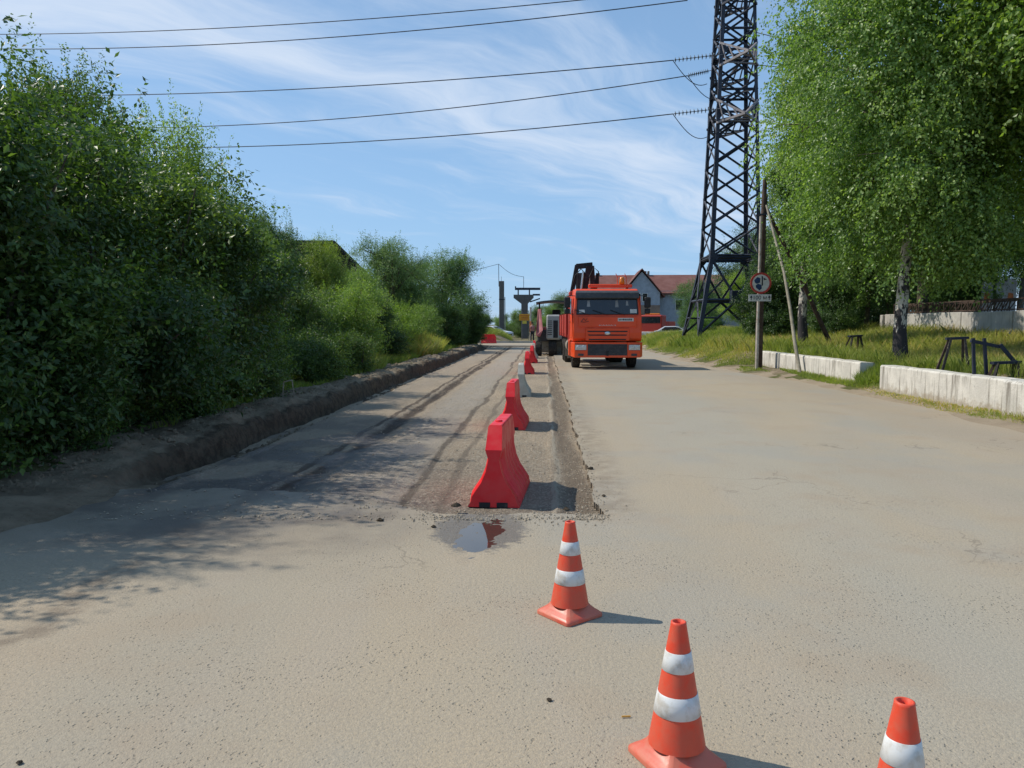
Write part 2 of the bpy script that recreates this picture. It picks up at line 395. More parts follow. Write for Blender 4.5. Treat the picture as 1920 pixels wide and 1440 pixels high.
def m_leaf(name, c1, c2, c3, trans=0.35, gloss=.35):
    t = NT(name)
    at = t.n('ShaderNodeAttribute', attribute_name='tint'); oi = t.n('ShaderNodeObjectInfo')
    r = t.n('ShaderNodeValToRGB'); t.L(at.outputs['Fac'], r.inputs[0])
    e = r.color_ramp.elements; e[0].position = 0.0; e[0].color = (*c1, 1); e[1].position = 1.0; e[1].color = (*c3, 1)
    m = e.new(.55); m.color = (*c2, 1)
    col = t.mix(1.0, r.outputs[0], oi.outputs['Color'], 'MULTIPLY')
    t.fin(col, .42, gloss)
    tr = t.n('ShaderNodeBsdfTranslucent'); t.L(t.mix(1.0, col, (1.35, 1.5, .55), 'MULTIPLY'), tr.inputs[0])
    mx = t.n('ShaderNodeMixShader'); mx.inputs[0].default_value = trans; t.L(t.b.outputs[0], mx.inputs[1]); t.L(tr.outputs[0], mx.inputs[2]); t.L(mx.outputs[0], t.out.inputs[0])
    return t.m
def m_birch():
    t = NT('birch_bark'); c = t.coord()
    n = t.noise(t.mapping(c, (1, 1, .45)), 5.5, 7, .65); n2 = t.noise(t.mapping(c, (1, 1, 6)), 5, 5, .6)
    sep = t.n('ShaderNodeSeparateXYZ'); t.L(c, sep.inputs[0])
    lo = t.rng(sep.outputs[2], 1.7, .1, 0, .2)
    f = t.rng(t.math('ADD', n, lo), .505, .565)
    col = t.mix(f, t.mix(t.rng(n2, .58, .66), (.55, .51, .44), (.10, .085, .07)), (.045, .042, .045))
    return t.fin(col, .85, .2, t.bump(n, .9, .04))
def m_concrete(name, base, dark, wash=None, k=.5):
    t = NT(name); c = t.coord()
    n = t.noise(c, 2.2, 8, .65)
    col = t.mix(t.rng(n, .35, .65), base, tuple(x * .8 for x in base))
    st = t.noise(t.mapping(c, (7, 7, .5)), 1.6, 6, .65)
    col = t.mix(t.rng(st, .5, .68, 0, k), col, dark)
    sp = t.noise(c, 24, 4, .7)
    col = t.mix(t.rng(sp, .62, .72, 0, .6), col, dark)
    if wash:
        sep = t.n('ShaderNodeSeparateXYZ'); t.L(c, sep.inputs[0])
        lo = t.math('SUBTRACT', t.noise(c, 5, 6, .65), t.math('MULTIPLY', sep.outputs[2], 1.6))
        col = t.mix(t.rng(lo, .1, .35, 0, .7), col, wash)
    return t.fin(col, .9, .2, t.bump(t.math('ADD', sp, n), .5, .02))
def m_paint(name, col, rough=.35, dirt=(.28, .22, .16), k=.35, sc=3, coat=.0, spec=.5):
    t = NT(name); c = t.coord()
    n = t.noise(c, sc, 8, .65)
    sep = t.n('ShaderNodeSeparateXYZ'); t.L(c, sep.inputs[0])
    low = t.rng(sep.outputs[2], 1.2, 0, 0, .22)
    f = t.rng(t.math('ADD', n, low), .52, .8, 0, k)
    cc = t.mix(f, t.mix(t.rng(t.noise(c, sc * .6, 4, .5), .3, .7), tuple(x * .92 for x in col), col), dirt)
    return t.fin(cc, t.rng(n, .4, .7, rough, min(1, rough + .3)), spec, t.bump(t.noise(c, 120, 3, .5), .05, .003), 0, coat)
def m_glass(name, col=(.012, .016, .022), rough=.06):
    t = NT(name); c = t.coord()
    n = t.noise(c, 6, 6, .6)
    return t.fin(t.mix(t.rng(n, .5, .8, 0, .25), col, (.12, .11, .09)), t.rng(n, .3, .7, rough, rough + .12), .8)
def m_water():
    t = NT('puddle_water'); c = t.coord()
    n = t.noise(c, 30, 3, .5)
    return t.fin((.045, .037, .028), .03, .9, t.bump(n, .03, .002))
def m_roof(name, a, b, rows=2.2):
    t = NT(name); c = t.coord()
    w = t.n('ShaderNodeTexWave', wave_type='BANDS', bands_direction='Z'); t.L(c, w.inputs[0]); w.inputs['Scale'].default_value = rows; w.inputs['Distortion'].default_value = .6
    n = t.noise(c, 1.1, 6, .6)
    col = t.mix(t.rng(n, .3, .7), a, b); col = t.mix(t.math('MULTIPLY', w.outputs[1], .3), col, tuple(x * .5 for x in a))
    return t.fin(col, .8, .25, t.bump(w.outputs[1], .5, .05))
MT = {}
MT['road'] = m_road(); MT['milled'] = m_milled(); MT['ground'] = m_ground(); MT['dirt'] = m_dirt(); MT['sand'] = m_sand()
MT['cone_red'] = m_paint('cone_orange_red', (.76, .060, .022), .42, (.38, .17, .10), .32, 16)
MT['cone_base'] = m_paint('cone_base_red', (.66, .085, .045), .38, (.45, .26, .17), .4, 9)
def m_band():
    t = NT('reflective_white'); c = t.coord(); n = t.noise(c, 18, 6, .6)
    return t.fin(t.mix(t.rng(n, .46, .72, 0, .75), (.66, .67, .66), (.42, .37, .30)), .4, .4)
MT['band'] = m_band()
MT['red_plastic'] = m_paint('red_plastic', (.78, .014, .022), .40, (.66, .12, .10), .30, 5, spec=.35)
MT['white_plastic'] = m_paint('white_plastic', (.52, .50, .42), .45, (.3, .24, .17), .5, 5)
MT['orange'] = m_paint('orange_truck_paint', (.82, .075, .010), .38, (.40, .15, .07), .30, 2.5, .1)
MT['darkred'] = m_paint('red_body_paint', (.42, .035, .02), .5, (.3, .2, .14), .5, 2.5)
MT['black'] = simple('black_plastic', (.018, .019, .023), .6, .35, .2, 6, dirt=((.12, .1, .08), .4))
MT['dgrey'] = simple('dark_grey_plastic', (.055, .06, .07), .6, .35, .2, 6, dirt=((.16, .13, .1), .5))
MT['rubber'] = simple('dusty_rubber', (.035, .033, .031), .9, .15, .25, 8, dirt=((.2, .165, .12), .7))
MT['rim'] = simple('dusty_rim', (.25, .22, .18), .7, .3, .2, 8)
MT['chrome'] = simple('chrome', (.6, .6, .6), .25, .5, .05, 5, metal=.9)
MT['glass'] = m_glass('windscreen_glass')
MT['lamp'] = simple('headlight_lens', (.55, .56, .55), .12, .8, .2, 25)
MT['amber'] = simple('amber_lens', (.75, .22, .02), .2, .6, .1, 10)
MT['curtain'] = simple('pale_cab_curtain', (.3, .3, .3), .8, .1)
MT['steel'] = simple('dark_painted_steel', (.035, .042, .06), .65, .35, .3, 1.6, dirt=((.11, .085, .07), .45))
MT['steel_pale'] = simple('bare_galvanised_steel', (.22, .20, .20), .6, .4, .25, 2.5)
MT['porcelain'] = simple('insulator_glass', (.05, .075, .08), .3, .6)
MT['wire'] = simple('aluminium_wire', (.035, .04, .05), .6, .3, .1)
MT['wood'] = simple('weathered_wood', (.085, .06, .048), .9, .15, .35, 5, bump=.5, bsc=30)
MT['wood_pale'] = simple('bare_grey_wood', (.30, .27, .21), .85, .2, .25, 6, bump=.4, bsc=30)
MT['pipe'] = simple('pale_painted_pipe', (.42, .38, .33), .6, .35, .25, 4, dirt=((.2, .09, .045), .7))
MT['bark'] = simple('grey_brown_bark', (.10, .085, .065), .95, .1, .35, 6, bump=.8, bsc=20)
MT['birch'] = m_birch()
MT['block'] = m_concrete('whitewashed_concrete', (.64, .61, .54), (.17, .15, .12), (.30, .245, .175), .8)
MT['wall'] = m_concrete('pale_wall_concrete', (.50, .48, .44), (.22, .19, .16), None, .5)
MT['concrete'] = m_concrete('grey_concrete', (.15, .145, .135), (.08, .075, .07), None, .4)
MT['panel'] = m_concrete('light_grey_panel', (.52, .52, .54), (.14, .14, .145), None, .4)
MT['plaster'] = m_concrete('pale_blue_plaster', (.36, .41, .46), (.34, .35, .36), None, .2)
MT['brick'] = simple('brown_brick', (.25, .19, .15), .9, .1, .2, 1.2)
MT['roof_red'] = m_roof('red_roof_tiles', (.17, .07, .055), (.23, .11, .09))
MT['roof_dark'] = simple('dark_sheet_roof', (.022, .024, .03), .6, .3, .2, 1)
MT['soot'] = simple('dark_planks', (.05, .045, .04), .9, .1, .2, 1)
MT['sign_white'] = simple('faded_sign_white', (.55, .56, .54), .5, .4, .12, 5)
MT['sign_red'] = simple('faded_sign_red', (.42, .05, .04), .5, .4, .2, 8)
MT['sign_black'] = simple('sign_black', (.02, .025, .04), .6, .3)
MT['sign_blue'] = simple('sign_flaked_blue', (.02, .045, .12), .6, .3, .3, 8)
MT['sign_yellow'] = simple('orange_yellow_sign', (.72, .33, .02), .5, .4, .1, 3)
MT['sign_lemon'] = simple('pale_yellow_sign', (.68, .55, .08), .5, .4, .1, 3)
MT['skin'] = simple('skin', (.42, .23, .16), .6, .3, .05)
MT['shirt'] = simple('faded_red_shirt', (.45, .20, .19), .9, .1, .15)
MT['trousers'] = simple('dark_trousers', (.04, .04, .05), .9, .1, .2)
MT['hair'] = simple('dark_hair', (.03, .025, .02), .8, .2)
MT['car_white'] = m_paint('white_car_paint', (.62, .64, .67), .3, (.35, .3, .25), .2, 2, .4)
MT['car_blue'] = m_paint('pale_blue_car_paint', (.30, .38, .48), .3, (.35, .3, .25), .2, 2, .4)
MT['orange_mark'] = simple('orange_paint_mark', (.62, .20, .09), .8, .2, .25, 4)
MT['water'] = m_water()
MT['grime_white'] = m_paint('grimy_white_hood', (.36, .37, .36), .5, (.16, .13, .10), .7, 4)
MT['pink'] = m_paint('faded_red_machine_paint', (.42, .13, .13), .6, (.3, .22, .18), .6, 4)
MT['clod'] = simple('dark_clod', (.06, .048, .035), .95, .1, .3, 20, bump=.6, bsc=60)
MT['stone'] = simple('crushed_stone', (.33, .28, .21), .9, .2, .35, 30, bump=.4)
MT['scrap'] = simple('ochre_scrap', (.55, .30, .06), .8, .2, .2, 20)
MT['leaf_dark'] = m_leaf('leaf_dark', (.052, .09, .032), (.095, .155, .045), (.20, .28, .07), .36, .45)
MT['leaf_mid'] = m_leaf('leaf_mid', (.085, .145, .04), (.15, .235, .06), (.28, .38, .10), .42, .5)
MT['leaf_birch'] = m_leaf('leaf_birch', (.095, .17, .05), (.175, .27, .085), (.32, .42, .17), .45, .6)
MT['leaf_willow'] = m_leaf('leaf_willow', (.08, .135, .06), (.14, .21, .09), (.24, .32, .15), .35, .4)
MT['grass'] = m_leaf('grass_blade', (.17, .24, .05), (.33, .36, .10), (.62, .46, .22), .45, .25)

# ------------------------------------------------------------------ ground, road
rng = np.random.default_rng(7)
def vnoise(x, y, s, seed=0):                  # smooth value noise, numpy
    r = np.random.default_rng(seed); P = r.random((256, 256))
    x = x / s + 1000; y = y / s + 1000
    xi = np.floor(x).astype(int); yi = np.floor(y).astype(int); fx = x - xi; fy = y - yi
    fx = fx * fx * (3 - 2 * fx); fy = fy * fy * (3 - 2 * fy)
    g = lambda i, j: P[i % 256, j % 256]
    return (g(xi, yi) * (1 - fx) + g(xi + 1, yi) * fx) * (1 - fy) + (g(xi, yi + 1) * (1 - fx) + g(xi + 1, yi + 1) * fx) * fy
def sst(x, a, b):
    t = np.clip((x - a) / (b - a), 0, 1); return t * t * (3 - 2 * t)
def fb(x, y, s, seed=0): return (vnoise(x, y, s, seed) - .5) + .5 * (vnoise(x, y, s / 2.1, seed + 1) - .5) + .25 * (vnoise(x, y, s / 4.3, seed + 2) - .5)
def lip_u(v): return -4.25 + .16 * fb(v, v * 0 + 3, 2.0, 11) + np.where(v < 7, (7 - v) * .05, 0)
def edge_r(v): return 7.15 - 1.1 * sst(v, 20, 34) + .5 * fb(v, v * 0 + 9, 3.0, 21)
def bank_h(u, v):
    """terrain height outside the road"""
    X = u + SL * v
    # right bank
    er = edge_r(v)
    soft = .62 * sst(u, er + .1, er + 2.6)
    step = .60 * sst(X, 9.12, 9.3)
    inblk = sst(v, 10, 12.5) * (1 - sst(v, 28.2, 30)) * (1 - sst(v, 17.75, 18.05) * (1 - sst(v, 19.3, 19.6)))
    h = soft * (1 - inblk) + np.maximum(step, .10 * sst(u, er, er + 1.2)) * inblk
    h = h + .5 * sst(u, er + 3, er + 9) + .05 * fb(u, v, 1.2, 31) * sst(u, er, er + 1.5)
    h = h * (1 - sst(v, 62, 78)) + .02 * sst(u, er - .3, er + .4)
    right = np.where(u > er - 1.0, h - .09 * (1 - sst(u, er - .5, er + .25)), -.3)
    # left berm
    lu = lip_u(v); k = sst(v, 6.4, 9.2) * (1 - sst(v, 50, 58))
    berm = .14 * sst(-u, -lu - .02, -lu + .12) + .06 * sst(-u, -lu + .1, -lu + .5) * (1 - sst(-u, -lu + .7, -lu + 1.4)) + .10 * fb(u, v, .7, 41) + .08 * fb(u, v, .2, 44) + .05 * fb(u, v, .09, 45)
    un = u + .7 * fb(u, v, 1.1, 47) + .25 * fb(u, v, .3, 48)
    gentle = .19 * sst(-un, 4.2, 6.2) + .05 * fb(u, v, .5, 43) * sst(-u, 4.3, 5.2) - .05 * (1 - sst(-un, 4.1, 4.6)) + .004
    hl = berm * k + gentle * (1 - k)
    base_in = -.22 * k - .02 * (1 - k) * 1.0
    left = np.where(u < -3.6, hl + base_in * (1 - sst(-u, -lu - .03, -lu + .06)) * k, -.3)
    left = np.where((u > -3.0) & (u < 0), -.3, left)
    z = np.where(u > 1.5, right, left)
    z = np.where(v > 58, np.where(np.abs(u - 1) < 60, np.where(u > er, z, -.02), z), z)
    # grassy mound at the far end of the road
    z = z + .75 * sst(v, 66, 71) * (1 - sst(v, 78, 84)) * sst(-u, 2.6, 4.5) * (1 - sst(-u, 20, 30))
    return z
def nonuni(spec):
    a = []
    for lo, hi, st in spec: a += list(np.arange(lo, hi - 1e-6, st))
    a.append(spec[-1][1]); return np.array(a)
def gridmesh(name, us, vs, zf, mat, keep=None):
    U, V = np.meshgrid(us, vs, indexing='ij'); Z = zf(U, V)
    P = np.stack([U + SL * V, V, Z], -1).reshape(-1, 3); nu, nv = U.shape
    I = np.arange(nu * nv).reshape(nu, nv)
    Q = np.stack([I[:-1, :-1], I[1:, :-1], I[1:, 1:], I[:-1, 1:]], -1)
    if keep is not None:
        uc = (us[:-1, None] + us[1:, None]) / 2 + 0 * vs[None, :-1]; vc = (vs[None, :-1] + vs[None, 1:]) / 2 + 0 * us[:-1, None]
        Q = Q[keep(uc, vc)]
    Q = Q.reshape(-1, 4)
    return npmesh(name, P, Q, mat, smooth=True, uv=np.stack([U, V], -1).reshape(-1, 2)), P, Q
us = nonuni([(-1500, -300, 200), (-300, -60, 30), (-60, -16, 4), (-16, -7, .5), (-7, -5, .10), (-5, -3.8, .035), (-3.8, -2.5, .12), (-2.5, 5.2, .7), (5.2, 12.5, .11), (12.5, 24, .5), (24, 80, 5), (80, 300, 40), (300, 1500, 200)])
vs_ = nonuni([(-60, -4, 8), (-4, 4, .5), (4, 30, .11), (30, 60, .3), (60, 100, 1), (100, 300, 20), (300, 2500, 200)])
g, _, _ = gridmesh('ground', us, vs_, bank_h, MT['ground']); tag(g, kind='structure')

# dry dirt of the berm and of the right shoulder: a skin 4 mm above the ground
def dirt_l(u, v): return bank_h(u, v) + .006 + .035 * np.exp(-((u + 4.25) / .42) ** 2)
vsd = nonuni([(-1.0, 4, .25), (4, 30, .09), (30, 57, .3)])
usd = nonuni([(-7.6, -5, .09), (-5, -3.85, .03), (-3.85, -2.75, .10)])
def keep_l(u, v): return (u > np.where(v < 6.5, -6.4, -5.6) + 1.0 * fb(u, v, 1.1, 51)) & (u < -3.9)
tag(gridmesh('dirt_shoulder', usd, vsd, dirt_l, MT['dirt'], keep_l)[0], kind='structure')
def keep_r(u, v): return (u < edge_r(v) + .55 + 1.5 * fb(u, v, 1.1, 61)) & (u > edge_r(v) - 1.0)
tag(gridmesh('road_shoulder', nonuni([(5, 9.2, .09)]), nonuni([(2, 30, .12), (30, 60, .4)]), lambda u, v: bank_h(u, v) + .004, MT['sand'], keep_r)[0], kind='structure')

# asphalt with the milled strip left open
def lipr(v): return .47 + .05 * fb(v, v * 0, .5, 71) + .05 * fb(v, v * 0 + 4, 3, 72)
def front(u): return 6.42 + .08 * fb(u, u * 0, .35, 73) + .9 * sst(-u, .8, 2.2) + .25 * fb(u, u * 0 + 5, 1.1, 74) * sst(-u, .8, 1.6)
def road_keep(u, v):
    pit = (u < lipr(v)) & (v > front(u)) & (v < 56) | ((u < -5.4 + .5 * fb(u, v, .9, 76)) & (v < 60))
    return ~pit
usr = nonuni([(-6.6, -4.6, .1), (-4.6, -.9, .05), (-.9, .2, .016), (.2, .7, .012), (.7, 7.4, .3)])
vsr = nonuni([(-4, 2.5, .5), (2.5, 5.0, .25), (5.0, 8.0, .02), (8.0, 14, .035), (14, 30, .08), (30, 60, .3)])
def road_z(u, v):
    X = u + SL * v; dv = v - 5.72
    hollow = np.exp(-(((X + .25 - .16 * dv) / .20) ** 2 + (dv / .60) ** 2))
    return .006 * fb(u, v, 2.5, 75) * (1 - sst(u, 5.5, 7)) * (1 - hollow) + hollow * (-.014 + .010 * fb(u, v, .12, 78) + .006 * fb(u, v, .04, 79))
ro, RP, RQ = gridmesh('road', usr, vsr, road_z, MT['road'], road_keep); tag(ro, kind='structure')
# the cut face of the asphalt along the open strip
def cut_face():
    nu, nv = len(usr), len(vsr)
    e = {}
    for q in RQ:
        for a, b in ((q[0], q[1]), (q[1], q[2]), (q[2], q[3]), (q[3], q[0])):
            k = (min(a, b), max(a, b)); e[k] = None if k in e else (a, b)
    vs = []; fs = []
    for k, ab in e.items():
        if ab is None: continue
        a, b = ab; pa, pb = RP[a], RP[b]
        ua = pa[0] - SL * pa[1]
        if pa[1] < 5 or pa[1] > 56.3 or ua > 1 or ua < -3.9: continue
        i = len(vs); vs += [pa, pb, pb - (0, 0, .14), pa - (0, 0, .14)]; fs.append((i, i + 3, i + 2, i + 1))
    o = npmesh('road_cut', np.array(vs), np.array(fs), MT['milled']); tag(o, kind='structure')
cut_face()
usm = nonuni([(-4.7, -3.8, .04), (-3.8, .62, .045)])
vsm = nonuni([(5.9, 8.0, .03), (8, 16, .05), (16, 30, .1), (30, 57, .35)])
def mz(u, v):
    near = 1 - sst(v - front(u), 0, 1.6)
    d = -.055 + .050 * near * sst(-u, .7, 1.6)
    d = d + .016 * fb(u, v, .35, 81) + .010 * fb(u, v, .12, 82)
    for u0, w, dep in ((-2.5, .16, .03), (-1.3, .06, .012), (.28, .14, .02), (-3.95, .12, .05)):
        d = d - dep * np.exp(-((u - u0 - .1 * fb(u * 0, v, 3, 83)) / w) ** 2)
    d = d + .03 * np.exp(-((u - .13 - .05 * fb(u * 0, v, 2, 84)) / .035) ** 2)
    d = d + .03 * np.exp(-((u + 3.78 - .1 * fb(u * 0, v, 2, 85)) / .05) ** 2) * sst(v, 6.5, 8)
    return d - .09 * sst(-u, 3.8, 4.0) * sst(v, 6.6, 8.2)
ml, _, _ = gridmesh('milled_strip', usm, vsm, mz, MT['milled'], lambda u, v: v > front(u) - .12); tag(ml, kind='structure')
# far cross road
mb = MB(); mb.box(-60, 90, 58.2, 65.5, -.3, .02)
o = mb.build('cross_road', MT['road']); tag(o, kind='structure')
mb = MB(); mb.bar((-6, 66.3, .02), (9, 66.3, .02), .25, .26); o = mb.build('kerb', MT['wall']); tag(o, kind='structure')

def ground_z(x, y):
    u = np.array([x - SL * y]); v = np.array([float(y)])
    z = float(bank_h(u, v)[0]); return z

# puddle: real water in a shallow pan, outline irregular
def puddle(name, cx, cy, rx, ry, seed, z=.009, n=110, skew=0):
    r = random.Random(seed); ph = [r.uniform(0, 6.28) for _ in range(6)]
    pts = []
    for i in range(n):
        a = 2 * math.pi * i / n
        k = 1 + .10 * math.sin(2 * a + ph[0]) + .07 * math.sin(3 * a + ph[1]) + .04 * math.sin(9 * a + ph[2]) + .03 * math.sin(17 * a + ph[3]) + r.uniform(-.012, .012)
        y = math.sin(a) * ry * k; pts.append((cx + math.cos(a) * rx * k + skew * y, cy + y, z))
    m = MB(); m.add([(cx, cy, z)] + pts, [(0, i + 1, (i + 1) % n + 1) for i in range(n)])
    o = m.build(name, MT['water']); tag(o, kind='structure'); return o
puddle('puddle', -.25, 5.72, .30, .66, 3, z=-.0065, skew=.16)

# ------------------------------------------------------------------ traffic cones
def rsq(h, r, n=6):                            # rounded square outline
    pts = []
    for q, (sx_, sy_) in enumerate(((1, 1), (-1, 1), (-1, -1), (1, -1))):
        for i in range(n):
            a = math.pi / 2 * (q + i / (n - 1)); pts.append((sx_ * (h - r) + r * math.cos(a), sy_ * (h - r) + r * math.sin(a)))
    return pts
def make_cone():
    t = empty('traffic_cone')
    H = .52; rb = .105; rt = .027
    def rad(z): return rb + (rt - rb) * (z - .06) / (H - .06)
    m = MB(); h = .133; sq = rsq(h, .022); n = len(sq)
    rings = []
    rings.append([(x, y, 0) for x, y in sq]); rings.append([(x, y, .014) for x, y in sq])
    for k, zz in ((.97, .018), (.75, .028), (.45, .040), (.18, .054), (0, .068)):
        ring = []
        for x, y in sq:
            a = math.atan2(y, x); r1 = rad(.068)
            ring.append((x * k + (1 - k) * r1 * math.cos(a), y * k + (1 - k) * r1 * math.sin(a), zz))
        rings.append(ring)
    vs = [p for r_ in rings for p in r_]
    m.add(vs, [(i * n + k, i * n + (k + 1) % n, (i + 1) * n + (k + 1) % n, (i + 1) * n + k) for i in range(len(rings) - 1) for k in range(n)], True)
    m.add(rings[0], [list(range(n))[::-1]])
    m.build('base', MT['cone_base'], t)
    m = MB(); zs = [.066, .15, .25, .35, .45, .512]
    m.lathe([(rad(z), z) for z in zs] + [(rt + .001, H), (rt - .004, H + .002), (rt - .008, H), (rt - .010, H - .06), (rt - .012, H - .12)], 40)
    m.build('body', MT['cone_red'], t)
    for z0, z1 in ((.185, .262), (.345, .415)):
        m = MB(); m.lathe([(rad(z0) + .0005, z0), (rad(z0) + .0022, z0 + .001), (rad(z1) + .0022, z1 - .001), (rad(z1) + .0005, z1)], 40)
        m.build('reflective_band', MT['band'], t)
    return t
cone = make_cone()
cl = [('farthest whole orange cone, alone on the beige asphalt in front of the puddle', (1068, 1153), 38),
      ('large near orange cone whose square base is cut by the bottom edge', (1268, 1425), 24),
      ('nearest orange cone at the bottom right, only its tip and upper band in view', (1683, 1640), 52)]
for i, (lb, px, rz) in enumerate(cl):
    c = cone if i == 0 else copy_tree(cone)
    c.location = gp(*px); c.location.z = .004; c.rotation_euler = (0, 0, R(rz)); tag(c, lb, 'traffic cone', 'orange and white traffic cones on the road')

# ------------------------------------------------------------------ water-filled barriers
def make_barrier(mat):
    t = empty('road_barrier')
    m = MB(); L = 1.2
    prof = [(.238, 0), (.243, .05), (.236, .09), (.202, .145), (.150, .22), (.108, .32), (.084, .43), (.076, .52), (.072, .56), (.070, .60), (.064, .715), (.056, .73)]
    ny = 33; rings = []
    for j in range(ny):
        y = L * j / (ny - 1)
        flute = abs(math.sin(math.pi * j / 5.0)) ** .5 if 3 < j < ny - 4 else 0
        e = 0
        ring = []
        for x, z in prof: ring.append((x - .036 * (1 - flute) * (1 if .03 < z < .5 else 0), y, z))
        ring += [(-x, y, z) for x, y, z in ring[::-1]]
        rings.append(ring)
    n = len(rings[0]); vs = []
    for j, ring in enumerate(rings):
        y = ring[0][1]
        for (x, yy, z) in ring:
            # ends lean in towards the top
            lean = .015 * z / .6 + (.13 * (z - .52) / .21 if z > .52 else 0)
            yy = max(yy, lean + .0008 * j); yy = min(yy, L - lean - .0008 * (ny - 1 - j))
            vs.append((x, yy, z))
    fs = [(j * n + k, j * n + k + 1, (j + 1) * n + k + 1, (j + 1) * n + k) for j in range(ny - 1) for k in range(n - 1)]
    m.add(vs, fs); b = len(m.v)
    hn = n // 2; m.add([vs[k] for k in range(n)], [(k, k + 1, n - 2 - k, n - 1 - k) for k in range(hn - 1)]); m.add([vs[(ny - 1) * n + k] for k in range(n)], [(n - 1 - k, n - 2 - k, k + 1, k) for k in range(hn - 1)])
    o = m.build('body', mat, t, bevel=.008)
    # coupling recess seen on each end, drain notches below, filler cap on top
    for y0, s in ((0, -1), (L, 1)):
        q = MB()
        for x0 in (-.13, .03):
            q.box(x0, x0 + .10, min(y0 + s * .004, y0 - s * .03), max(y0 + s * .004, y0 - s * .03), .0, .045)
        q.build('fork_slot', MT['black'], t)
    q = MB(); q.box(-.073, .073, .004, .02, .5, .765, T(0, -.0, 0)); 
    q = MB(); q.lathe([(.0, .745), (.028, .745), (.034, .74), (.034, .727)], 16, T(0, .42, 0)); q.build('filler_cap', mat, t)
    return t
bred = make_barrier(MT['red_plastic']); bwh = make_barrier(MT['white_plastic'])
bl = [(6.84, -.455, -3.6, 'r', 'nearest big red plastic barrier, beside the puddle'),
      (11.9, -.53, -2, 'r', 'red plastic barrier standing right behind the nearest one'),
      (17.4, -.53, 1, 'w', 'dirty white plastic barrier between two red ones'),
      (25.4, -.57, 0, 'r', 'red plastic barrier just beyond the nearer white one'),
      (32.7, -.54, -1, 'r', 'small red plastic barrier, fourth of the red ones in the line'),
      (37.2, -.52, 1, 'w', 'far white plastic barrier next to the milling machine'),
      (42.5, -.55, 1, 'r', 'farthest red barrier of the line, mostly hidden by the white one')]
ur = uw = False
for v, u, rz, k, lb in bl:
    src = bred if k == 'r' else bwh
    if k == 'r': o = src if not ur else copy_tree(src); ur = True
    else: o = src if not uw else copy_tree(src); uw = True
    o.location = (ux(u, v), v, float(mz(np.array([u]), np.array([v + .5]))[0]) + .004); o.rotation_euler = (0, 0, R(rz) - SL); tag(o, lb, 'road barrier', 'plastic barriers in a line along the milled strip')
o = copy_tree(bred); p = gp(903, 645); o.location = (p.x, p.y, .06); o.rotation_euler = (0, 0, R(-78)); tag(o, 'faded red barrier lying off at the left verge below the bushes', 'road barrier', 'plastic barriers in a line along the milled strip')

# ------------------------------------------------------------------ wheels
def wheel(parent, x, y, r, w, side=1, rim=None):
    m = MB(); M = T(x, y, r) @ Matrix.Rotation(R(90), 4, 'Y')
    m.lathe([(r * .56, -w / 2), (r * .9, -w / 2), (r * .985, -w / 2 * .8), (r, -w * .2), (r, w * .2), (r * .985, w / 2 * .8), (r * .9, w / 2), (r * .56, w / 2)], 28, M)
    for k in range(26):
        a = 2 * math.pi * k / 26
        m.box(-.012, .012, -w * .44, w * .44, r * .985, r * 1.012, T(x, y, r) @ Matrix.Rotation(a, 4, 'X') @ Matrix.Rotation(R(90), 4, 'Z'))
    t = m.build('wheel', MT['rubber'], parent)
    m = MB(); s = side
    m.lathe([(r * .58, s * w * .42), (r * .52, s * w * .30), (r * .30, s * w * .18), (r * .22, s * w * .36), (.0, s * w * .38)], 20, M)
    m.build('rim', rim or MT['rim'], t)
    return t

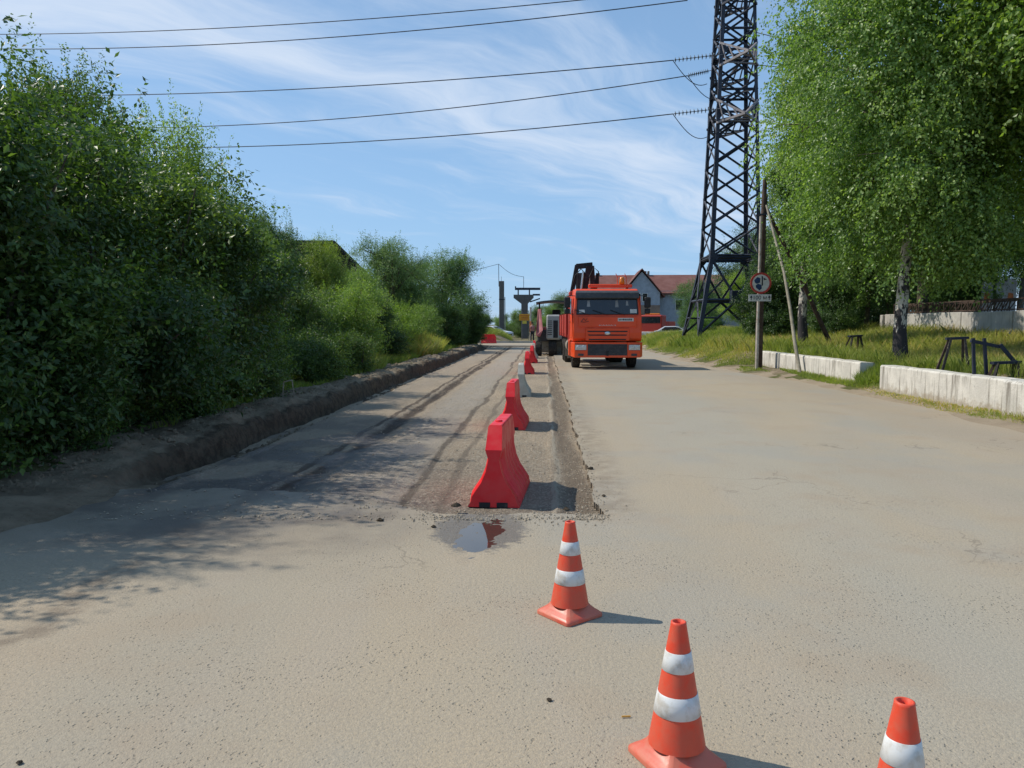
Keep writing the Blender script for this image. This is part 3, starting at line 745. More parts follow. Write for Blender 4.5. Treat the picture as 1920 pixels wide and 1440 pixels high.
# ------------------------------------------------------------------ the orange truck
def text_mesh(body, size, mat, name, parent, M, extrude=.002):
    cu = bpy.data.curves.new('t', 'FONT'); cu.body = body; cu.size = size; cu.extrude = extrude; cu.align_x = 'CENTER'; cu.align_y = 'CENTER'
    o = bpy.data.objects.new('t', cu); COL.objects.link(o)
    bpy.context.view_layer.update(); dg = bpy.context.evaluated_depsgraph_get()
    me = bpy.data.meshes.new_from_object(o.evaluated_get(dg)); bpy.data.objects.remove(o)
    me.transform(M @ Matrix.Rotation(R(90), 4, 'X')); me.materials.clear(); me.materials.append(mat); me.name = name
    return link(bpy.data.objects.new(name, me), parent)
def make_truck():
    t = empty('crane_truck')
    O = MT['orange']
    # cab shell: side profile (y,z) swept across with tumblehome
    prof = [(.10, .98), (.02, 1.10), (0, 1.30), (.02, 1.88), (.20, 2.52), (.26, 2.74), (.42, 2.86), (1.8, 2.90), (1.95, 2.80), (1.98, 1.05), (1.9, .98)]
    def hw(z): return 1.225 if z < 1.9 else 1.225 - (z - 1.9) * .11
    m = MB(); vs = []
    for s in (-1, 1):
        for y, z in prof: vs.append((s * hw(z), y, z))
    n = len(prof)
    m.add(vs, [list(range(n))[::-1], list(range(n, 2 * n))] + [(i, i + n, (i + 1) % n + n, (i + 1) % n)[::-1] for i in range(n)])
    cab = m.build('cab', O, t, bevel=.05)
    # cab side doors outlines and handles
    for s in (-1, 1):
        q = MB()
        q.prism([(.32, 1.12), (1.35, 1.12), (1.35, 2.62), (.52, 2.62), (.36, 1.95)], 0, .012, T(s * 1.228 - (.012 if s < 0 else 0), 0, 0, R(90)) if False else Matrix(((0, 1, 0, s * 1.224 - (.0 if s > 0 else .012)), (1, 0, 0, 0), (0, 0, 1, 0), (0, 0, 0, 1))))
        d = q.build('door', O, t)
        q = MB(); q.prism([(.50, 1.98), (1.28, 1.98), (1.28, 2.52), (.60, 2.52)], 0, .006, Matrix(((0, 1, 0, s * 1.240 - (0 if s > 0 else .006)), (1, 0, 0, 0), (0, 0, 1, 0), (0, 0, 0, 1))))
        q.build('side_window', MT['glass'], d)
        q = MB(); q.box(s * 1.255 - .015, s * 1.255 + .015, 1.18, 1.30, 1.66, 1.70); q.build('handle', MT['black'], d)
    # windscreen on the sloping face
    def fp(x, z, off=0):
        y = .02 + (z - 1.88) * (.18 / .64); return (x, y - off, z)
    m = MB(); w0, w1 = 1.08, 1.05
    a = [fp(-w0, 1.95, .012), fp(w0, 1.95, .012), fp(w1, 2.50, .012), fp(-w1, 2.50, .012)]
    b = [fp(-w0, 1.95, -.01), fp(w0, 1.95, -.01), fp(w1, 2.50, -.01), fp(-w1, 2.50, -.01)]
    m.add(a + b, [(0, 1, 2, 3), (0, 4, 5, 1), (1, 5, 6, 2), (2, 6, 7, 3), (3, 7, 4, 0)])
    ws = m.build('windscreen', MT['glass'], t)
    fr = MB()
    for p0, p1 in ((0, 1), (1, 2), (2, 3), (3, 0)): fr.bar(Vector(a[p0]) + Vector((0, -.004, 0)), Vector(a[p1]) + Vector((0, -.004, 0)), .035, .03)
    fr.build('seal', MT['black'], ws)
    q = MB()
    for x0, z0, w_, h_ in ((-1.0, 2.0, .20, .11), (.80, 1.99, .24, .14)):
        q.add([fp(x0, z0, .018), fp(x0 + w_, z0, .018), fp(x0 + w_, z0 + h_, .018), fp(x0, z0 + h_, .018)], [(0, 1, 2, 3)])
    q.build('windscreen_pass', MT['sign_white'], ws)
    q = MB()
    for x0, z0, w_, h_ in ((-.72, 2.22, .12, .22), (.28, 2.2, .12, .24), (.66, 2.26, .09, .16)):
        q.add([fp(x0, z0, .016), fp(x0 + w_, z0, .016), fp(x0 + w_ * .8, z0 + h_, .016), fp(x0 + w_ * .15, z0 + h_, .016)], [(0, 1, 2, 3)])
    q.build('seat_back', MT['curtain'], ws)
    for x in (-.62, 0.0, .62):
        q = MB(); q.tube([fp(x, 1.93, .05), fp(x - .12, 1.97, .06), fp(x - .52, 2.10, .035)], .010, 6); q.build('wiper', MT['black'], t)
    # sun visor
    m = MB(); vs = []
    for s in (-1, 1): vs += [(s * 1.12, .14, 2.50), (s * 1.12, .06, 2.52), (s * 1.13, .10, 2.72), (s * 1.10, .24, 2.80), (s * 1.10, .30, 2.76)]
    m.add(vs, [(4, 3, 2, 1, 0), (5, 6, 7, 8, 9)] + [(i, (i + 1) % 5, (i + 1) % 5 + 5, i + 5) for i in range(5)])
    m.build('sun_visor', MT['dgrey'], t, bevel=.02)
    # front panel relief: upper lid, grille slats
    m = MB(); m.box(-1.03, 1.03, -.035, .02, 1.50, 1.86, bev=.015); lid = m.build('front_lid', O, t)
    m = MB(); m.box(-.78, .78, -.052, .012, 1.01, 1.46, bev=.02); gr = m.build('grille', O, t)
    q = MB()
    for z, w_ in ((1.345, .72), (1.215, .69), (1.06, .67)):
        q.prism([(-w_, z + .02), (w_, z + .02), (w_ - .03, z - .022), (-w_ + .03, z - .022)], -.058, -.045)
    q.build('grille_slot', MT['black'], gr)
    q = MB(); q.lathe([(0, .03), (.05, .03), (.075, .018), (.08, 0)], 24, T(0, -.055, 1.28) @ Matrix.Rotation(R(90), 4, 'X') @ Matrix.Diagonal((1.4, .8, 1, 1))); q.build('emblem', MT['chrome'], gr)
    text_mesh('КАМАЗ', .10, MT['sign_white'], 'lettering', lid, T(0, -.040, 1.555) @ Matrix.Diagonal((1.75, 1, .6, 1)))
    # black running mark on the left, plate with dark lettering on the right
    q = MB(); q.box(.36, .92, -.046, -.036, 1.70, 1.82); pl = q.build('lettered_plate', MT['sign_white'], lid)
    q = MB(); x = .40
    r = random.Random(4)
    while x < .86:
        w_ = r.uniform(.025, .05); q.box(x, x + w_, -.049, -.045, 1.735, 1.785 + r.uniform(-.01, .01)); x += w_ + .016
    q.build('plate_marks', MT['sign_black'], pl)
    q = MB()
    q.tube([(-.92, -.04, 1.70), (-.84, -.04, 1.80), (-.78, -.04, 1.72), (-.72, -.04, 1.80)], .012, 6)
    q.tube([(-.95, -.04, 1.68), (-.80, -.04, 1.67), (-.66, -.04, 1.70)], .009, 6); q.build('running_emblem', MT['black'], lid)
    # steel bumper, headlights, number-plate panel
    m = MB()
    for s in (-1, 1):
        vs = [(s * 1.26, .62, .45), (s * 1.26, .10, .45), (s * 1.16, -.08, .42), (s * .70, -.12, .42), (s * .70, -.12, .96), (s * 1.16, -.08, .96), (s * 1.26, .10, .96), (s * 1.26, .62, .96)]
        vi = [(x - s * .12 if abs(x) > 1.2 else x, y + .12, z) for x, y, z in vs]
        al = vs + vi
        f = [(0, 1, 6, 7), (1, 2, 5, 6), (2, 3, 4, 5), (7, 6, 14, 15), (6, 5, 13, 14), (5, 4, 12, 13), (0, 8, 9, 1), (1, 9, 10, 2), (2, 10, 11, 3), (3, 11, 12, 4), (0, 7, 15, 8)]
        m.add(al, f if s > 0 else [x[::-1] for x in f])
    m.box(-.70, .70, -.11, .03, .42, .50); m.box(-.70, .70, -.11, .03, .90, .96)
    bp = m.build('bumper', O, t, bevel=.015)
    q = MB(); q.box(-.695, .695, -.10, -.02, .502, .898); q.build('radiator_guard', MT['dgrey'], bp)
    q = MB()
    for i in range(7): q.box(-.68, .68, -.108, -.102, .54 + i * .05, .552 + i * .05)
    q.box(-.04, .04, -.15, -.10, .48, .66); q.build('guard_slats', MT['black'], bp)
    for s in (-1, 1):
        x0, x1 = sorted((s * .74, s * 1.15))
        q = MB(); q.box(x0, x1, -.135, -.09, .68, .88, bev=.015); hl = q.build('headlight', MT['black'], bp)
        q = MB()
        for k in range(2):
            cx = x0 + (x1 - x0) * (.27 + .46 * k); q.lathe([(.0, .02), (.06, .018), (.083, 0), (.088, -.01)], 20, T(cx, -.137, .78) @ Matrix.Rotation(R(90), 4, 'X'))
        q.box(x0 + .01, x1 - .01, -.139, -.134, .69, .87); q.build('lens', MT['lamp'], hl)
        x0, x1 = sorted((s * .84, s * 1.04)); q = MB(); q.box(x0, x1, -.125, -.09, .48, .56, bev=.01); q.build('fog_light', MT['dgrey'], bp)
        # mirrors
        q = MB(); q.tube([(s * 1.14, .22, 2.60), (s * 1.36, .12, 2.62), (s * 1.42, .1, 2.5), (s * 1.42, .1, 2.0), (s * 1.20, .14, 1.93)], .014, 6)
        mi = q.build('mirror_arm', MT['black'], t)
        q = MB(); q.box(s * 1.42 - .11, s * 1.42 + .11, .04, .14, 2.18, 2.56, bev=.03); q.box(s * 1.42 - .10, s * 1.42 + .10, .04, .13, 1.96, 2.15, bev=.03); q.build('mirror', MT['black'], mi)
        # arch and steps
        x0, x1 = sorted((s * 1.0, s * 1.265)); q = MB(); q.box(x0, x1, 1.52, 1.95, .42, 1.02, bev=.02); q.build('step', O, t)
    # roof sign bar and beacon
    q = MB(); q.box(-.62, .95, .62, .82, 2.92, 3.04, bev=.02); q.build('roof_bar', O, t)
    q = MB(); q.lathe([(.0, .18), (.07, .17), (.09, .1), (.09, 0)], 16, T(.58, .7, 3.12)); q.lathe([(.10, .02), (.10, -.08), (0, -.08)], 16, T(.58, .7, 3.12)); q.build('beacon', MT['amber'], t)
    q = MB(); 
    for x in (.42, .74): q.tube([(x, .7, 3.04), (x, .7, 3.30), (x - .06, .7, 3.42)], .014, 6)
    q.tube([(.42, .7, 3.30), (.62, .7, 3.36), (.74, .7, 3.30)], .014, 6); q.build('beacon_guard', MT['orange'], t)
    # frame, axles, fuel tank
    m = MB(); m.box(-.45, -.35, .3, 8.2, .72, .95); m.box(.35, .45, .3, 8.2, .72, .95); m.box(-.9, .9, 1.25, 1.38, .42, .56)
    m.box(-.9, .9, 6.1, 6.25, .45, .6); m.box(-.35, .35, .7, 1.9, .5, .95); m.build('chassis', MT['black'], t)
    q = MB(); q.tube([(-1.02, 2.5, .78), (-1.02, 3.5, .78)], .28, 16); q.build('fuel_tank', MT['rim'], t)
    for s in (-1, 1):
        wheel(t, s * 1.03, 1.30, .50, .30, s)
        for yy in (5.4, 6.75): wheel(t, s * .95, yy, .50, .56, s)
    # crane behind the cab: column, folded booms, cylinders, hoses
    D = MT['darkred']
    m = MB(); m.box(-1.22, -.55, 2.15, 2.75, .95, 2.85, bev=.03); m.box(-1.24, 1.24, 2.2, 2.7, .95, 1.2); cr = m.build('crane_column', D, t)
    K = MT['black']
    m = MB(); m.box(-.95, -.62, 2.2, 2.65, 2.8, 3.55, bev=.03)
    m.bar((-1.10, 2.4, 2.85), (-.92, 2.4, 3.85), .16, .2); m.bar((-.30, 2.4, 2.95), (-.36, 2.4, 3.82), .18, .22); m.bar((-.95, 2.4, 3.80), (-.33, 2.4, 3.86), .16, .2)
    m.bar((-.62, 2.35, 2.9), (-.48, 2.3, 3.8), .2, .2); m.bar((-.20, 2.5, 2.95), (-.12, 2.5, 3.55), .12, .14)
    m.tube([(-1.12, 2.3, 3.0), (-1.0, 2.25, 3.45), (-.78, 2.2, 3.7), (-.6, 2.2, 3.5)], .022, 6); m.tube([(-.55, 2.2, 3.2), (-.3, 2.15, 3.75), (-.12, 2.2, 3.6), (-.1, 2.3, 3.1)], .022, 6)
    m.build('crane_boom', K, cr)
    q = MB(); q.tube([(-.78, 2.12, 2.9), (-.70, 2.12, 3.6)], .045, 10); q.build('hydraulic_cylinder', MT['chrome'], cr)
    # drop-side body
    m = MB()
    m.box(-1.26, 1.26, 2.95, 8.4, 1.10, 1.22); m.box(-1.26, 1.26, 2.95, 3.02, 1.22, 2.70)
    m.box(-1.27, -1.22, 3.02, 8.4, 1.22, 2.0); m.box(1.22, 1.27, 3.02, 8.4, 1.22, 2.0); m.box(-1.22, 1.22, 8.34, 8.4, 1.22, 2.0)
    for s in (-1, 1):
        for y in (3.0, 4.8, 6.6, 8.36): m.box(s * 1.275 - .03, s * 1.275 + .03, y, y + .08, 1.08, 2.04)
    m.build('cargo_body', D, t)
    for s in (-1, 1):
        for y in (2.85, 4.75, 6.08): 
            x0, x1 = sorted((s * .75, s * 1.24)); q = MB(); q.box(x0, x1, y, y + .03, .28, 1.0); q.build('mud_flap', MT['rim'], t)
    return t
tr = make_truck(); tr.location = (ux(2.23, 27.3), 27.3, .004); tr.rotation_euler = (0, 0, R(-.8))
tag(tr, 'orange lorry with dark sun visor and a folded black crane behind its cab', 'truck')

# ------------------------------------------------------------------ milling machine
def make_mill():
    t = empty('milling_machine')
    m = MB(); m.box(-.65, .95, .4, 4.6, .75, 1.35, bev=.05); m.build('chassis', MT['dgrey'], t)
    m = MB(); m.box(-.18, .58, .0, 1.5, .85, 2.15, bev=.08); hd = m.build('engine_hood', MT['grime_white'], t)
    q = MB(); q.box(.18, .42, -.012, .01, .95, 1.85); 
    for i in range(8): q.box(-.12, .12, -.010, .01, 1.1 + i * .1, 1.14 + i * .1)
    q.build('hood_grille', MT['black'], hd)
    m = MB(); 
    vs = [(-.72, -.2, 1.05), (-.50, -.2, 1.0), (-.36, -.2, 1.35), (-.45, .6, 2.45), (-.62, .6, 2.45), (-.70, -.1, 1.4)]
    m.add(vs + [(x, y + 1.2, z) for x, y, z in vs], [(0, 1, 2, 3, 4, 5)[::-1], (6, 7, 8, 9, 10, 11)] + [(i, (i + 1) % 6, (i + 1) % 6 + 6, i + 6) for i in range(6)])
    m.build('side_cover', MT['pink'], t, bevel=.03)
    m = MB(); m.box(-.55, 1.0, 1.5, 4.2, 1.36, 1.5); m.box(.7, 1.0, 1.2, 4.2, 1.5, 1.9); m.build('operator_deck', MT['pink'], t)
    posts = MB()
    for x in (-.55, .95):
        for y in (.9, 3.4): posts.bar((x, y, 1.3), (x, y, 2.78), .07)
    posts.build('canopy_post', MT['black'], t)
    m = MB(); vs = []; n = 9
    for y in (.5, 3.8):
        for dz in (0, .07):
            for i in range(n): 
                x = -.72 + 1.84 * i / (n - 1); vs.append((x, y, 2.74 + dz + .10 * (1 - (2 * i / (n - 1) - 1) ** 2)))
    f = []
    for i in range(n - 1): f += [(i, i + 1, 2 * n + i + 1, 2 * n + i), (n + i, 3 * n + i, 3 * n + i + 1, n + i + 1), (i, n + i, n + i + 1, i + 1), (2 * n + i, 2 * n + i + 1, 3 * n + i + 1, 3 * n + i)]
    f += [(0, 2 * n, 3 * n, n), (n - 1, 2 * n - 1, 4 * n - 1, 3 * n - 1)]
    m.add(vs, f); m.build('canopy', MT['dgrey'], t)
    q = MB(); q.box(.15, .6, 2.0, 2.5, 1.5, 1.95, bev=.05); q.box(.15, .6, 2.45, 2.58, 1.95, 2.45, bev=.04); q.build('seat', MT['black'], t)
    q = MB(); q.tube([(.58, -.05, .9), (.62, 0, 1.6), (.55, .1, 2.1)], .035, 6); q.build('hose', MT['grime_white'], t)
    wheel(t, -.58, .5, .36, .34, -1); wheel(t, .15, .35, .40, .42, -1); wheel(t, .80, .5, .36, .34, 1); wheel(t, -.58, 3.8, .36, .34, -1); wheel(t, .80, 3.8, .36, .34, 1)
    q = MB(); q.box(-.5, .8, 1.7, 2.8, .12, .8, bev=.04); q.build('drum_housing', MT['grime_white'], t)
    return t
ml_ = make_mill(); ml_.location = (ux(.28, 40) , 40, -.05); ml_.rotation_euler = (0, 0, -SL)
tag(ml_, 'road milling machine with black canopy, grimy white hood and faded red side', 'milling machine')

# ------------------------------------------------------------------ a parked red lorry and cars behind
def make_car(body, kind='hatch', L=4.1):
    t = empty('parked_car')
    prof = [(0, .35), (.02, .62), (.12, .80), (1.05, .93), (1.75, 1.36), (2.1, 1.43), (3.1, 1.41), (3.75, 1.02), (L - .02, .95), (L, .4), (L - .1, .28), (.1, .26)]
    m = MB(); vs = []
    for s in (-1, 1):
        for y, z in prof: vs.append((s * (.82 - max(0, z - .9) * .32), y, z))
    n = len(prof); m.add(vs, [list(range(n))[::-1], list(range(n, 2 * n))] + [(i, i + n, (i + 1) % n + n, (i + 1) % n)[::-1] for i in range(n)])
    m.build('body', body, t, bevel=.05)
    for s in (-1, 1):
        q = MB(); q.prism([(1.22, .96), (3.5, 1.0), (3.05, 1.34), (2.1, 1.36), (1.82, 1.31)], 0, .01, Matrix(((0, 1, 0, s * .755 - (0 if s > 0 else .01)), (1, 0, 0, 0), (0, 0, 1, 0), (0, 0, 0, 1)))); q.build('side_window', MT['glass'], t)
        q = MB(); q.box(s * .6 - .14, s * .6 + .14, -.015, .06, .60, .74, bev=.01); q.build('headlight', MT['lamp'], t)
        for y in (.75, 3.3): wheel(t, s * .74, y, .30, .19, s)
    q = MB(); q.add([(-.66, 1.09, .975), (.66, 1.09, .975), (.58, 1.73, 1.37), (-.58, 1.73, 1.37)], [(0, 1, 2, 3)]); 
    q.add([(-.66, 3.70, 1.07), (-.58, 3.16, 1.40), (.58, 3.16, 1.40), (.66, 3.70, 1.07)], [(0, 1, 2, 3)]); q.build('windscreen', MT['glass'], t)
    q = MB(); q.box(-.45, .45, -.012, .05, .42, .58, bev=.01); q.build('grille', MT['black'], t)
    return t
c1 = make_car(MT['car_white']); c1.location = (-.2, 82, .0); c1.rotation_euler = (0, 0, R(62)); tag(c1, 'white car with dark windows parked beyond the lone concrete column', 'car')
c2 = make_car(MT['car_blue']); c2.location = (13.4, 63.0, .02); c2.rotation_euler = (0, 0, R(-70)); tag(c2, 'pale blue car just showing right of the orange lorry', 'car')
c3 = make_car(MT['car_white']); c3.location = (17.6, 73, .0); c3.rotation_euler = (0, 0, R(78)); tag(c3, 'white car roof showing above the grass near the red lorry', 'car')
def make_redlorry():
    t = empty('red_lorry')
    m = MB(); m.box(-1.2, 1.2, 0, 1.9, .7, 2.55, bev=.1); m.build('cab', MT['darkred'], t)
    q = MB(); q.box(-1.02, 1.02, -.015, .02, 1.72, 2.35, bev=.005); q.build('windscreen', MT['glass'], t)
    q = MB(); q.box(-1.22, 1.22, -.12, .1, .4, .85, bev=.04); b = q.build('bumper', MT['sign_white'], t)
    for s in (-1, 1): q = MB(); q.box(s * .9 - .14, s * .9 + .14, -.14, -.1, .56, .74); q.build('headlight', MT['lamp'], b); wheel(t, s * .98, .95, .48, .28, s); wheel(t, s * .95, 4.6, .48, .5, s)
    q = MB(); q.box(-.6, .9, .3, .5, 2.57, 2.7, bev=.03); q.build('beacon_bar', MT['amber'], t)
    q = MB(); q.box(-1.2, 1.2, 2.1, 6.4, .9, 1.9, bev=.02); q.build('cargo_body', MT['darkred'], t)
    return t
rl = make_redlorry(); p = wp(1219, 608, 78); rl.location = (p.x, 78, 0); rl.rotation_euler = (0, 0, R(-24)); tag(rl, 'red lorry cab with orange roof lamp far behind the crane lorry', 'truck')

# ------------------------------------------------------------------ person on the far road
def person():
    x, y = gp(998, 641).xy
    t = empty('person', (x, y, .02), R(200), 'person in faded red shirt and dark trousers standing at the far end of the barriers', 'person')
    def skinfig(name, pts, edges, rad, mat, sub=2):
        me = bpy.data.meshes.new(name); me.from_pydata(pts, edges, []); me.materials.append(mat)
        o = link(bpy.data.objects.new(name, me), t); s = o.modifiers.new('skin', 'SKIN')
        for i, r_ in enumerate(rad): me.skin_vertices[0].data[i].radius = (r_, r_) if not isinstance(r_, tuple) else r_
        me.skin_vertices[0].data[0].use_root = True
        s.use_smooth_shade = True; b = o.modifiers.new('sub', 'SUBSURF'); b.levels = 1; b.render_levels = sub; return o
    P = [(0, 0, .95), (0, .01, 1.12), (0, .01, 1.30), (0, 0, 1.42), (0, 0, 1.50), (0, -.01, 1.60), (0, -.01, 1.70),
         (-.17, 0, 1.40), (-.22, .02, 1.14), (-.23, -.04, .90), (-.235, -.06, .80), (.17, 0, 1.40), (.23, .03, 1.15), (.20, -.10, .98), (.19, -.16, .92),
         (-.09, 0, .88), (-.11, -.01, .50), (-.12, .02, .09), (-.12, -.11, .04), (.09, 0, .88), (.12, -.03, .50), (.13, 0, .09), (.14, -.13, .04)]
    E = [(0, 1), (1, 2), (2, 3), (3, 4), (4, 5), (5, 6), (3, 7), (7, 8), (8, 9), (9, 10), (3, 11), (11, 12), (12, 13), (13, 14), (0, 15), (15, 16), (16, 17), (17, 18), (0, 19), (19, 20), (20, 21), (21, 22)]
    rr = [.13, .12, .14, .11, .055, .085, .08, .055, .042, .034, .036, .055, .042, .034, .036, .085, .055, .04, .035, .085, .055, .04, .035]
    skinfig('body', P, E, rr, MT['skin'])
    skinfig('shirt', P[0:4] + [P[7], P[8], P[11], P[12]], [(0, 1), (1, 2), (2, 3), (3, 4), (4, 5), (3, 6), (6, 7)], [.155, .145, .165, .12, .075, .062, .075, .062], MT['shirt'])
    skinfig('trousers', [P[0], P[15], P[16], P[17], P[19], P[20], P[21]], [(0, 1), (1, 2), (2, 3), (0, 4), (4, 5), (5, 6)], [.15, .105, .078, .065, .105, .078, .065], MT['trousers'])
    m = MB(); m.lathe([(0, .105), (.06, .09), (.092, .04), (.096, -.01), (.085, -.03)], 16, T(0, 0, 1.68)); m.build('hair', MT['hair'], t)
person()

# ------------------------------------------------------------------ power pylon
def make_pylon():
    PX, PY = 12.1, 43.2
    t = empty('power_pylon', (PX, PY, .95), -R(1.5), 'tall dark steel lattice power pylon between the lorry and the trees', 'power pylon')
    # half-widths by height above the base
    H0 = 4.25
    hs = [(0, 2.15), (H0, 1.36), (10, 1.17), (15.5, .97), (19, .86), (25, .62)]
    def hw(z):
        for (z0, w0), (z1, w1) in zip(hs, hs[1:]):
            if z <= z1: return w0 + (w1 - w0) * (z - z0) / (z1 - z0)
        return hs[-1][1]
    cs = ((-1, -1), (1, -1), (1, 1), (-1, 1))
    def cpt(i, z): w = hw(z); return Vector((cs[i][0] * w, cs[i][1] * w, z))
    def angle(m, a, b, w=.12, th=.016, out=None):     # L section
        a = Vector(a); b = Vector(b); tt = (b - a).normalized(); c = Vector((0, 0, (a.z + b.z) / 2)); mid = (a + b) / 2
        o_ = (mid - c); o_.z = 0; o_ -= tt * o_.dot(tt); o_ = o_.normalized() if o_.length > 1e-4 else Vector((1, 0, 0))
        s_ = tt.cross(o_).normalized()
        d1 = (o_ + s_).normalized(); d2 = (o_ - s_).normalized()
        for d, e in ((d1, d2), (d2, d1)):
            vs = [p + q for p in (a, b) for q in (Vector(), -d * w, -d * w - e * th, -e * th)]
            m.add(vs, [(0, 1, 2, 3), (7, 6, 5, 4), (0, 4, 5, 1), (1, 5, 6, 2), (2, 6, 7, 3), (3, 7, 4, 0)])
    zl = [0, H0, 10, 15.5, 19, 25]
    for i in range(4):
        m = MB()
        for z0, z1 in zip(zl, zl[1:]): angle(m, cpt(i, z0), cpt(i, z1), .21 if z0 < 10 else .18, .025)
        m.build('leg', MT['steel'], t)
    # body bracing: crossing pairs
    m = MB(); z = H0; lev = [H0]
    while z < 24.6: z += max(1.25, hw(z) * 1.30); lev.append(z)
    for k, (z0, z1) in enumerate(zip(lev, lev[1:])):
        for i in range(4):
            j = (i + 1) % 4
            angle(m, cpt(i, z0), cpt(j, z1), .085, .012); angle(m, cpt(j, z0), cpt(i, z1), .085, .012)
    for z in (H0, H0 + .12, 12.0, 13.2, 15.3, 16.4, 19.2):
        for i in range(4): angle(m, cpt(i, z), cpt((i + 1) % 4, z), .10, .014)
    for z in (12.0, 13.2, 15.3):
        m.bar(cpt(0, z), cpt(2, z), .06); m.bar(cpt(1, z), cpt(3, z), .06)
    m.build('bracing', MT['steel'], t)
    # splayed stand
    m = MB(); zc = 1.95
    for i in range(4):
        j = (i + 1) % 4; mid = (cpt(i, zc) + cpt(j, zc)) / 2; top = (cpt(i, H0) + cpt(j, H0)) / 2; low = (cpt(i, 0) + cpt(j, 0)) / 2
        angle(m, cpt(i, zc), cpt(j, zc), .12, .014)
        for c_ in (i, j):
            angle(m, mid, cpt(c_, H0), .10, .012); angle(m, mid, cpt(c_, .05), .10, .012)
            angle(m, cpt(c_, zc), (mid + cpt(c_, H0)) / 2, .07, .01); angle(m, cpt(c_, 1.0), (mid + cpt(c_, .05)) / 2, .07, .01)
    m.build('stand', MT['steel'], t)
    m = MB()
    for i in range(4):
        for z in (H0, 12, 15.3):
            c = cpt(i, z)
            for ax in (0, 1):
                s0 = cs[i][0]; s1 = cs[i][1]
                if ax == 0: m.add([c + Vector((0, s1 * .012, -.55)), c + Vector((-s0 * .45, s1 * .012, .0)), c + Vector((0, s1 * .012, .5))], [(0, 1, 2)])
                else: m.add([c + Vector((s0 * .012, 0, -.55)), c + Vector((s0 * .012, -s1 * .45, 0)), c + Vector((s0 * .012, 0, .5))], [(0, 1, 2)])
    m.build('gusset', MT['steel'], t)
    q = MB(); q.box(-.35, .85, -2.0, -1.5, 1.75, 2.45, bev=.03); q.build('switch_box', MT['sign_black'], t)
    q = MB(); q.box(.75, 1.10, -2.05, -2.02, 1.75, 3.0); q.build('warning_board', MT['sign_white'], t)
    # cross arms towards and away from the road
    def arm(z, s, L):
        m = MB(); w = hw(z); tip = Vector((0, s * (w + L), z + .1))
        for sx_ in (-1, 1):
            a = Vector((sx_ * w, s * w, z)); b = Vector((sx_ * hw(z + 1.2), s * hw(z + 1.2), z + 1.2))
            m.bar(a, tip, .11); m.bar(b, tip, .10)
            for k in range(1, 4):
                f0 = k / 4; m.bar(a.lerp(tip, f0), b.lerp(tip, f0 - .2), .06)
        for k in range(1, 4): f0 = k / 4; m.bar(Vector((-w, s * w, z)).lerp(tip, f0), Vector((w, s * w, z)).lerp(tip, f0 - .1), .06)
        m.build('cross_arm', MT['steel_pale'] if s < 0 and z < 15 else MT['steel'], t)
        return tip
    tips = {}
    tips['L0'] = arm(11.4, -1, 1.5); tips['L1'] = arm(11.6, 1, 2.4)
    tips['M0'] = arm(14.4, -1, 2.0); tips['M1'] = arm(14.4, 1, 2.6)
    tips['H0'] = arm(17.6, -1, 1.6); tips['H1'] = arm(18.2, 1, 1.8)
    return t
pyl = make_pylon()

